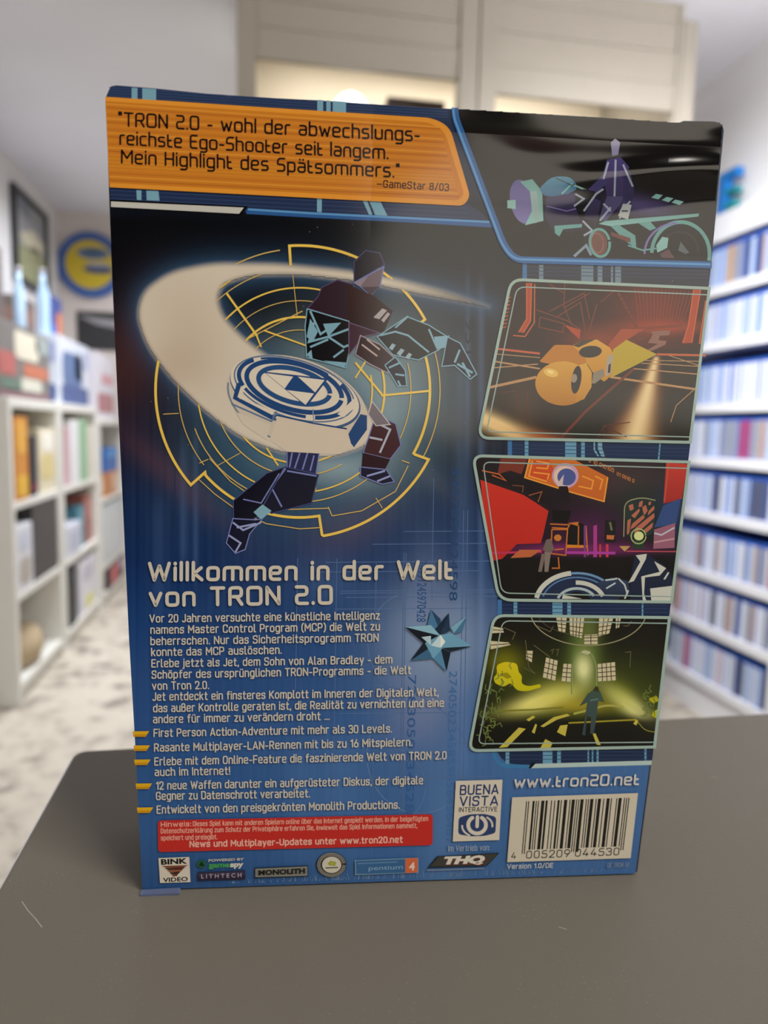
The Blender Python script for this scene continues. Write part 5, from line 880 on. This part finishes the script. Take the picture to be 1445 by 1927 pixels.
pp = at(188, 620, 1, YB)
po = empty('wall_poster', (pp[0], YB, pp[2]), 'black and grey poster on the back wall below the round sign', 'poster'); bx(-.14, .16, -.012, 0, -.13, .11).build('board', M('poster_black', (42, 42, 46)), po); MB().prism([(-.13, .08), (.15, .06), (.15, -.0), (-.02, .03)], 1, -.0135, -.0122).build('printed_streak', M('poster_grey', (150, 148, 152)), po)

# ------------------------------------------------------------------ slatted shutter cabinet behind the box
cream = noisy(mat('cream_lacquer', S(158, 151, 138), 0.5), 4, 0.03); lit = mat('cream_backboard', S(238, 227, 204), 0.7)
YC = 2.2
sc = empty('shutter_cabinet', (0.65, YC, FZ), 'tall cream cabinet with two slatted shutter leaves behind the blue box', 'cabinet')
def sx_(v): return v - .65
HT = CZ - FZ - .01; HR = zc(1.285) - FZ
bx(sx_(-.054), sx_(.0), 0, .05, 0, HT).build('post', cream, sc, .003); bx(sx_(.594), sx_(.652), 0, .05, 0, HT).build('post', cream, sc, .003); bx(sx_(.654), sx_(.708), -.004, .05, 0, HT).build('post', cream, sc, .003); bx(sx_(1.312), sx_(1.360), 0, .05, 0, HR).build('post', cream, sc, .003)
bx(sx_(1.296), sx_(1.312), .004, .05, 0, HT).build('stile', cream, sc, .002)
def leaf(xa, xb, zs):
    for z0, z1 in zs: 
        MB().prism([(.012, z0), (.030, z0), (.022, z1), (.006, z1)], 0, sx_(xa), sx_(xb)).build('slat', cream, sc, .002)
zb = lambda v: zc(v) - FZ
leaf(0, .594, [(zb(1.045), zb(1.125)), (zb(1.128), zb(1.20)), (zb(1.204), zb(1.285)), (zb(1.288), zb(1.33))]); leaf(.708, 1.296, [(zb(1.018), zb(1.095)), (zb(1.098), zb(1.19)), (zb(1.194), zb(1.275)), (zb(1.278), zb(1.33))])
for xa, xb in ((0, .594), (.708, 1.296)):
    leaf(xa, xb, [(.02 + k * .14, .155 + k * .14) for k in range(8)])
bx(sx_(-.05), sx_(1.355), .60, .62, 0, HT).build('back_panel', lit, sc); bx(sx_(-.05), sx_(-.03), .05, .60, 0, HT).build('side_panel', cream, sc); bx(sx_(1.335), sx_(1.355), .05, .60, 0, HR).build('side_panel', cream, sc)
sh_z = zb(.845); bx(sx_(-.03), sx_(1.335), .08, .60, sh_z - .02, sh_z).build('inner_shelf', cream, sc)
ln = area('cabinet_fill', (0.65, YC + .33, zc(1.30)), (0.65, YC + .45, 0), 1.1, .25, 5.0, (1.0, 0.95, 0.88))  # added area light brightening the interior, besides the globe's own glow
gl = at(660, 176, 1, YC + .22)
gt = empty('globe_lamp', (gl[0], YC + .22, FZ + sh_z), 'white glowing globe lamp on the shelf inside the cream cabinet', 'lamp')
hh = gl[2] - (FZ + sh_z); rgl = .07
MB().lathe([(.045, 0), (.045, .008), (.02, .012)], 0, 0, 24).build('base', M('lamp_base', (220, 214, 200)), gt)
prof = [(max(.002, rgl * math.sin(a)), .010 + (hh - .010) * (1 - math.cos(a)) / 2) for a in np.linspace(0.2, PI, 14)]
MB().lathe(prof, 0, 0, 28).build('globe', mat('opal_glow', (1, 1, 1, 1), .4, emit=(1.0, .97, .92, 1), estr=1.6), gt, smooth=True)
bb0, bb1 = at(729, 178, 1, YC + .2), at(838, 178, 1, YC + .2)
boxthing('game_carton', 'dark brown box with a grey picture on the shelf inside the cream cabinet', 'box', bb0[0], bb1[0], YC + .2, YC + .36, FZ + sh_z, bb0[2] - .004, (58, 44, 44), panel=[(.2, .55, .1, .85, (84, 92, 104)), (.62, .9, .3, .8, (120, 90, 76))])

# ------------------------------------------------------------------ wall rack with game cases on the right
RX = 1.62; RY0, RY1 = 1.97, 2.80
rack_white = noisy(mat('white_rack_laminate', S(226, 226, 230), 0.45), 5, 0.02)
rk = empty('wall_rack', (RX, (RY0 + RY1) / 2, FZ), 'white wall rack full of game cases at the right edge', 'rack')
yy = (RY1 - RY0) / 2
edges = [.689, .500, .306, .086, -.108, -.306, -.524, -.722, -.925]     # lower edge of each board
BT = .034
bx(0, .16, -yy, yy, zb(.69), zb(.785)).build('header_board', rack_white, rk, .002)
for e in edges[1:]: bx(0.0, .16, -yy + .02, yy - .02, zb(e), zb(e + BT)).build('shelf_board', rack_white, rk, .0015)
bx(0, .16, -yy - .03, -yy + .018, 0, zb(.69)).build('end_panel', rack_white, rk, .002); bx(0, .16, yy - .018, yy, 0, zb(.69)).build('end_panel', rack_white, rk, .002); bx(.16, .175, -yy - .03, yy, 0, zb(.785)).build('back_panel', mat('blue_rack_back', S(60, 92, 176), 0.6), rk); bx(0.012, .16, -yy + .02, yy - .02, 0, zb(edges[-1])).build('plinth', rack_white, rk)
# letter on the rack
lp = at(1352, 404, 0, RX + .03)
lt = empty('sign_letter', (RX + .03, lp[1], zc(.786)), 'bright blue capital letter E standing on top of the white wall rack', 'letter', rz=0)
lm = M('blue_letter', (0, 112, 190), .35); lm2 = M('shaded_blue_letter', (0, 120, 128), .35)  # teal copy puts the shade on the two lower arms into the colour
bx(0, .03, -.03, .015, 0, .155).build('stem', lm, lt, .002); bx(0, .03, -.085, -.03, .125, .155).build('upper_arm', lm, lt, .002); bx(.002, .03, -.085, -.03, .068, .090).build('middle_arm', lm2, lt, .002); bx(.002, .03, -.08, -.03, .016, .046).build('lower_arm', lm2, lt, .002)
blue_pl = mat('clear_blue_case_plastic', S(46, 88, 176), 0.25)
spine_cols = {'white': (212, 216, 226), 'pale blue': (176, 192, 218), 'grey': (146, 150, 162), 'dark grey': (84, 86, 98), 'red': (176, 66, 82), 'tan': (186, 156, 128), 'pink': (206, 168, 176), 'navy': (60, 76, 120)}
case_mesh = {}
CT, CD = .0142, .118
for cn, c_ in spine_cols.items():
    k = MB(); k.box(.0006, CD, -CT / 2, CT / 2, 0, .142, 0); k.box(0, .0006, -CT / 2 + .0006, CT / 2 - .0006, .003, .130, 1)
    case_mesh[cn] = k.mesh('game_case', [blue_pl, M(cn.replace(' ', '_') + '_spine', c_, .35)])
ordn = ['top', 'second', 'third', 'fourth', 'fifth', 'sixth', 'seventh', 'bottom']
weights = [('tan', 4, 'white', 2, 'pale blue', 3, 'grey', 2, 'navy', 1), ('white', 7, 'pale blue', 3), ('white', 6, 'pale blue', 4, 'grey', 1), ('white', 4, 'pale blue', 3, 'grey', 2, 'tan', 1, 'red', 1), ('white', 4, 'pale blue', 4, 'dark grey', 1, 'red', 1), ('white', 5, 'grey', 2, 'tan', 1, 'pale blue', 2, 'dark grey', 1), ('tan', 1, 'white', 4, 'dark grey', 1, 'pink', 1, 'grey', 2), ('pink', 1, 'white', 5, 'dark grey', 1, 'pale blue', 1, 'red', 1)]
for r_ in range(8):
    z = zc(edges[r_ + 1] + BT); pool = []
    for a, b in zip(weights[r_][::2], weights[r_][1::2]): pool += [a] * b
    y = RY0 + .024; i = 0; run = None; left = 0
    while i < 37:
        if left <= 0: run = random.choice(pool); left = random.randint(1, 3)
        cn = run; left -= 1
        if 2 <= r_ <= 5 and i < 3: cn = 'red'
        o = bpy.data.objects.new('game_case', case_mesh[cn]); C.objects.link(o)
        o.location = (RX + .012 + random.uniform(0, .006), y + CT / 2, z); o.rotation_euler = (0, 0, random.uniform(-.01, .01))
        tag(o, f'{cn} spined game case in the {ordn[r_]} row of the white wall rack', 'game case', f'{cn} spined game cases in the {ordn[r_]} rack row')
        y += CT + .0009 + (random.random() < .06) * .006; i += 1
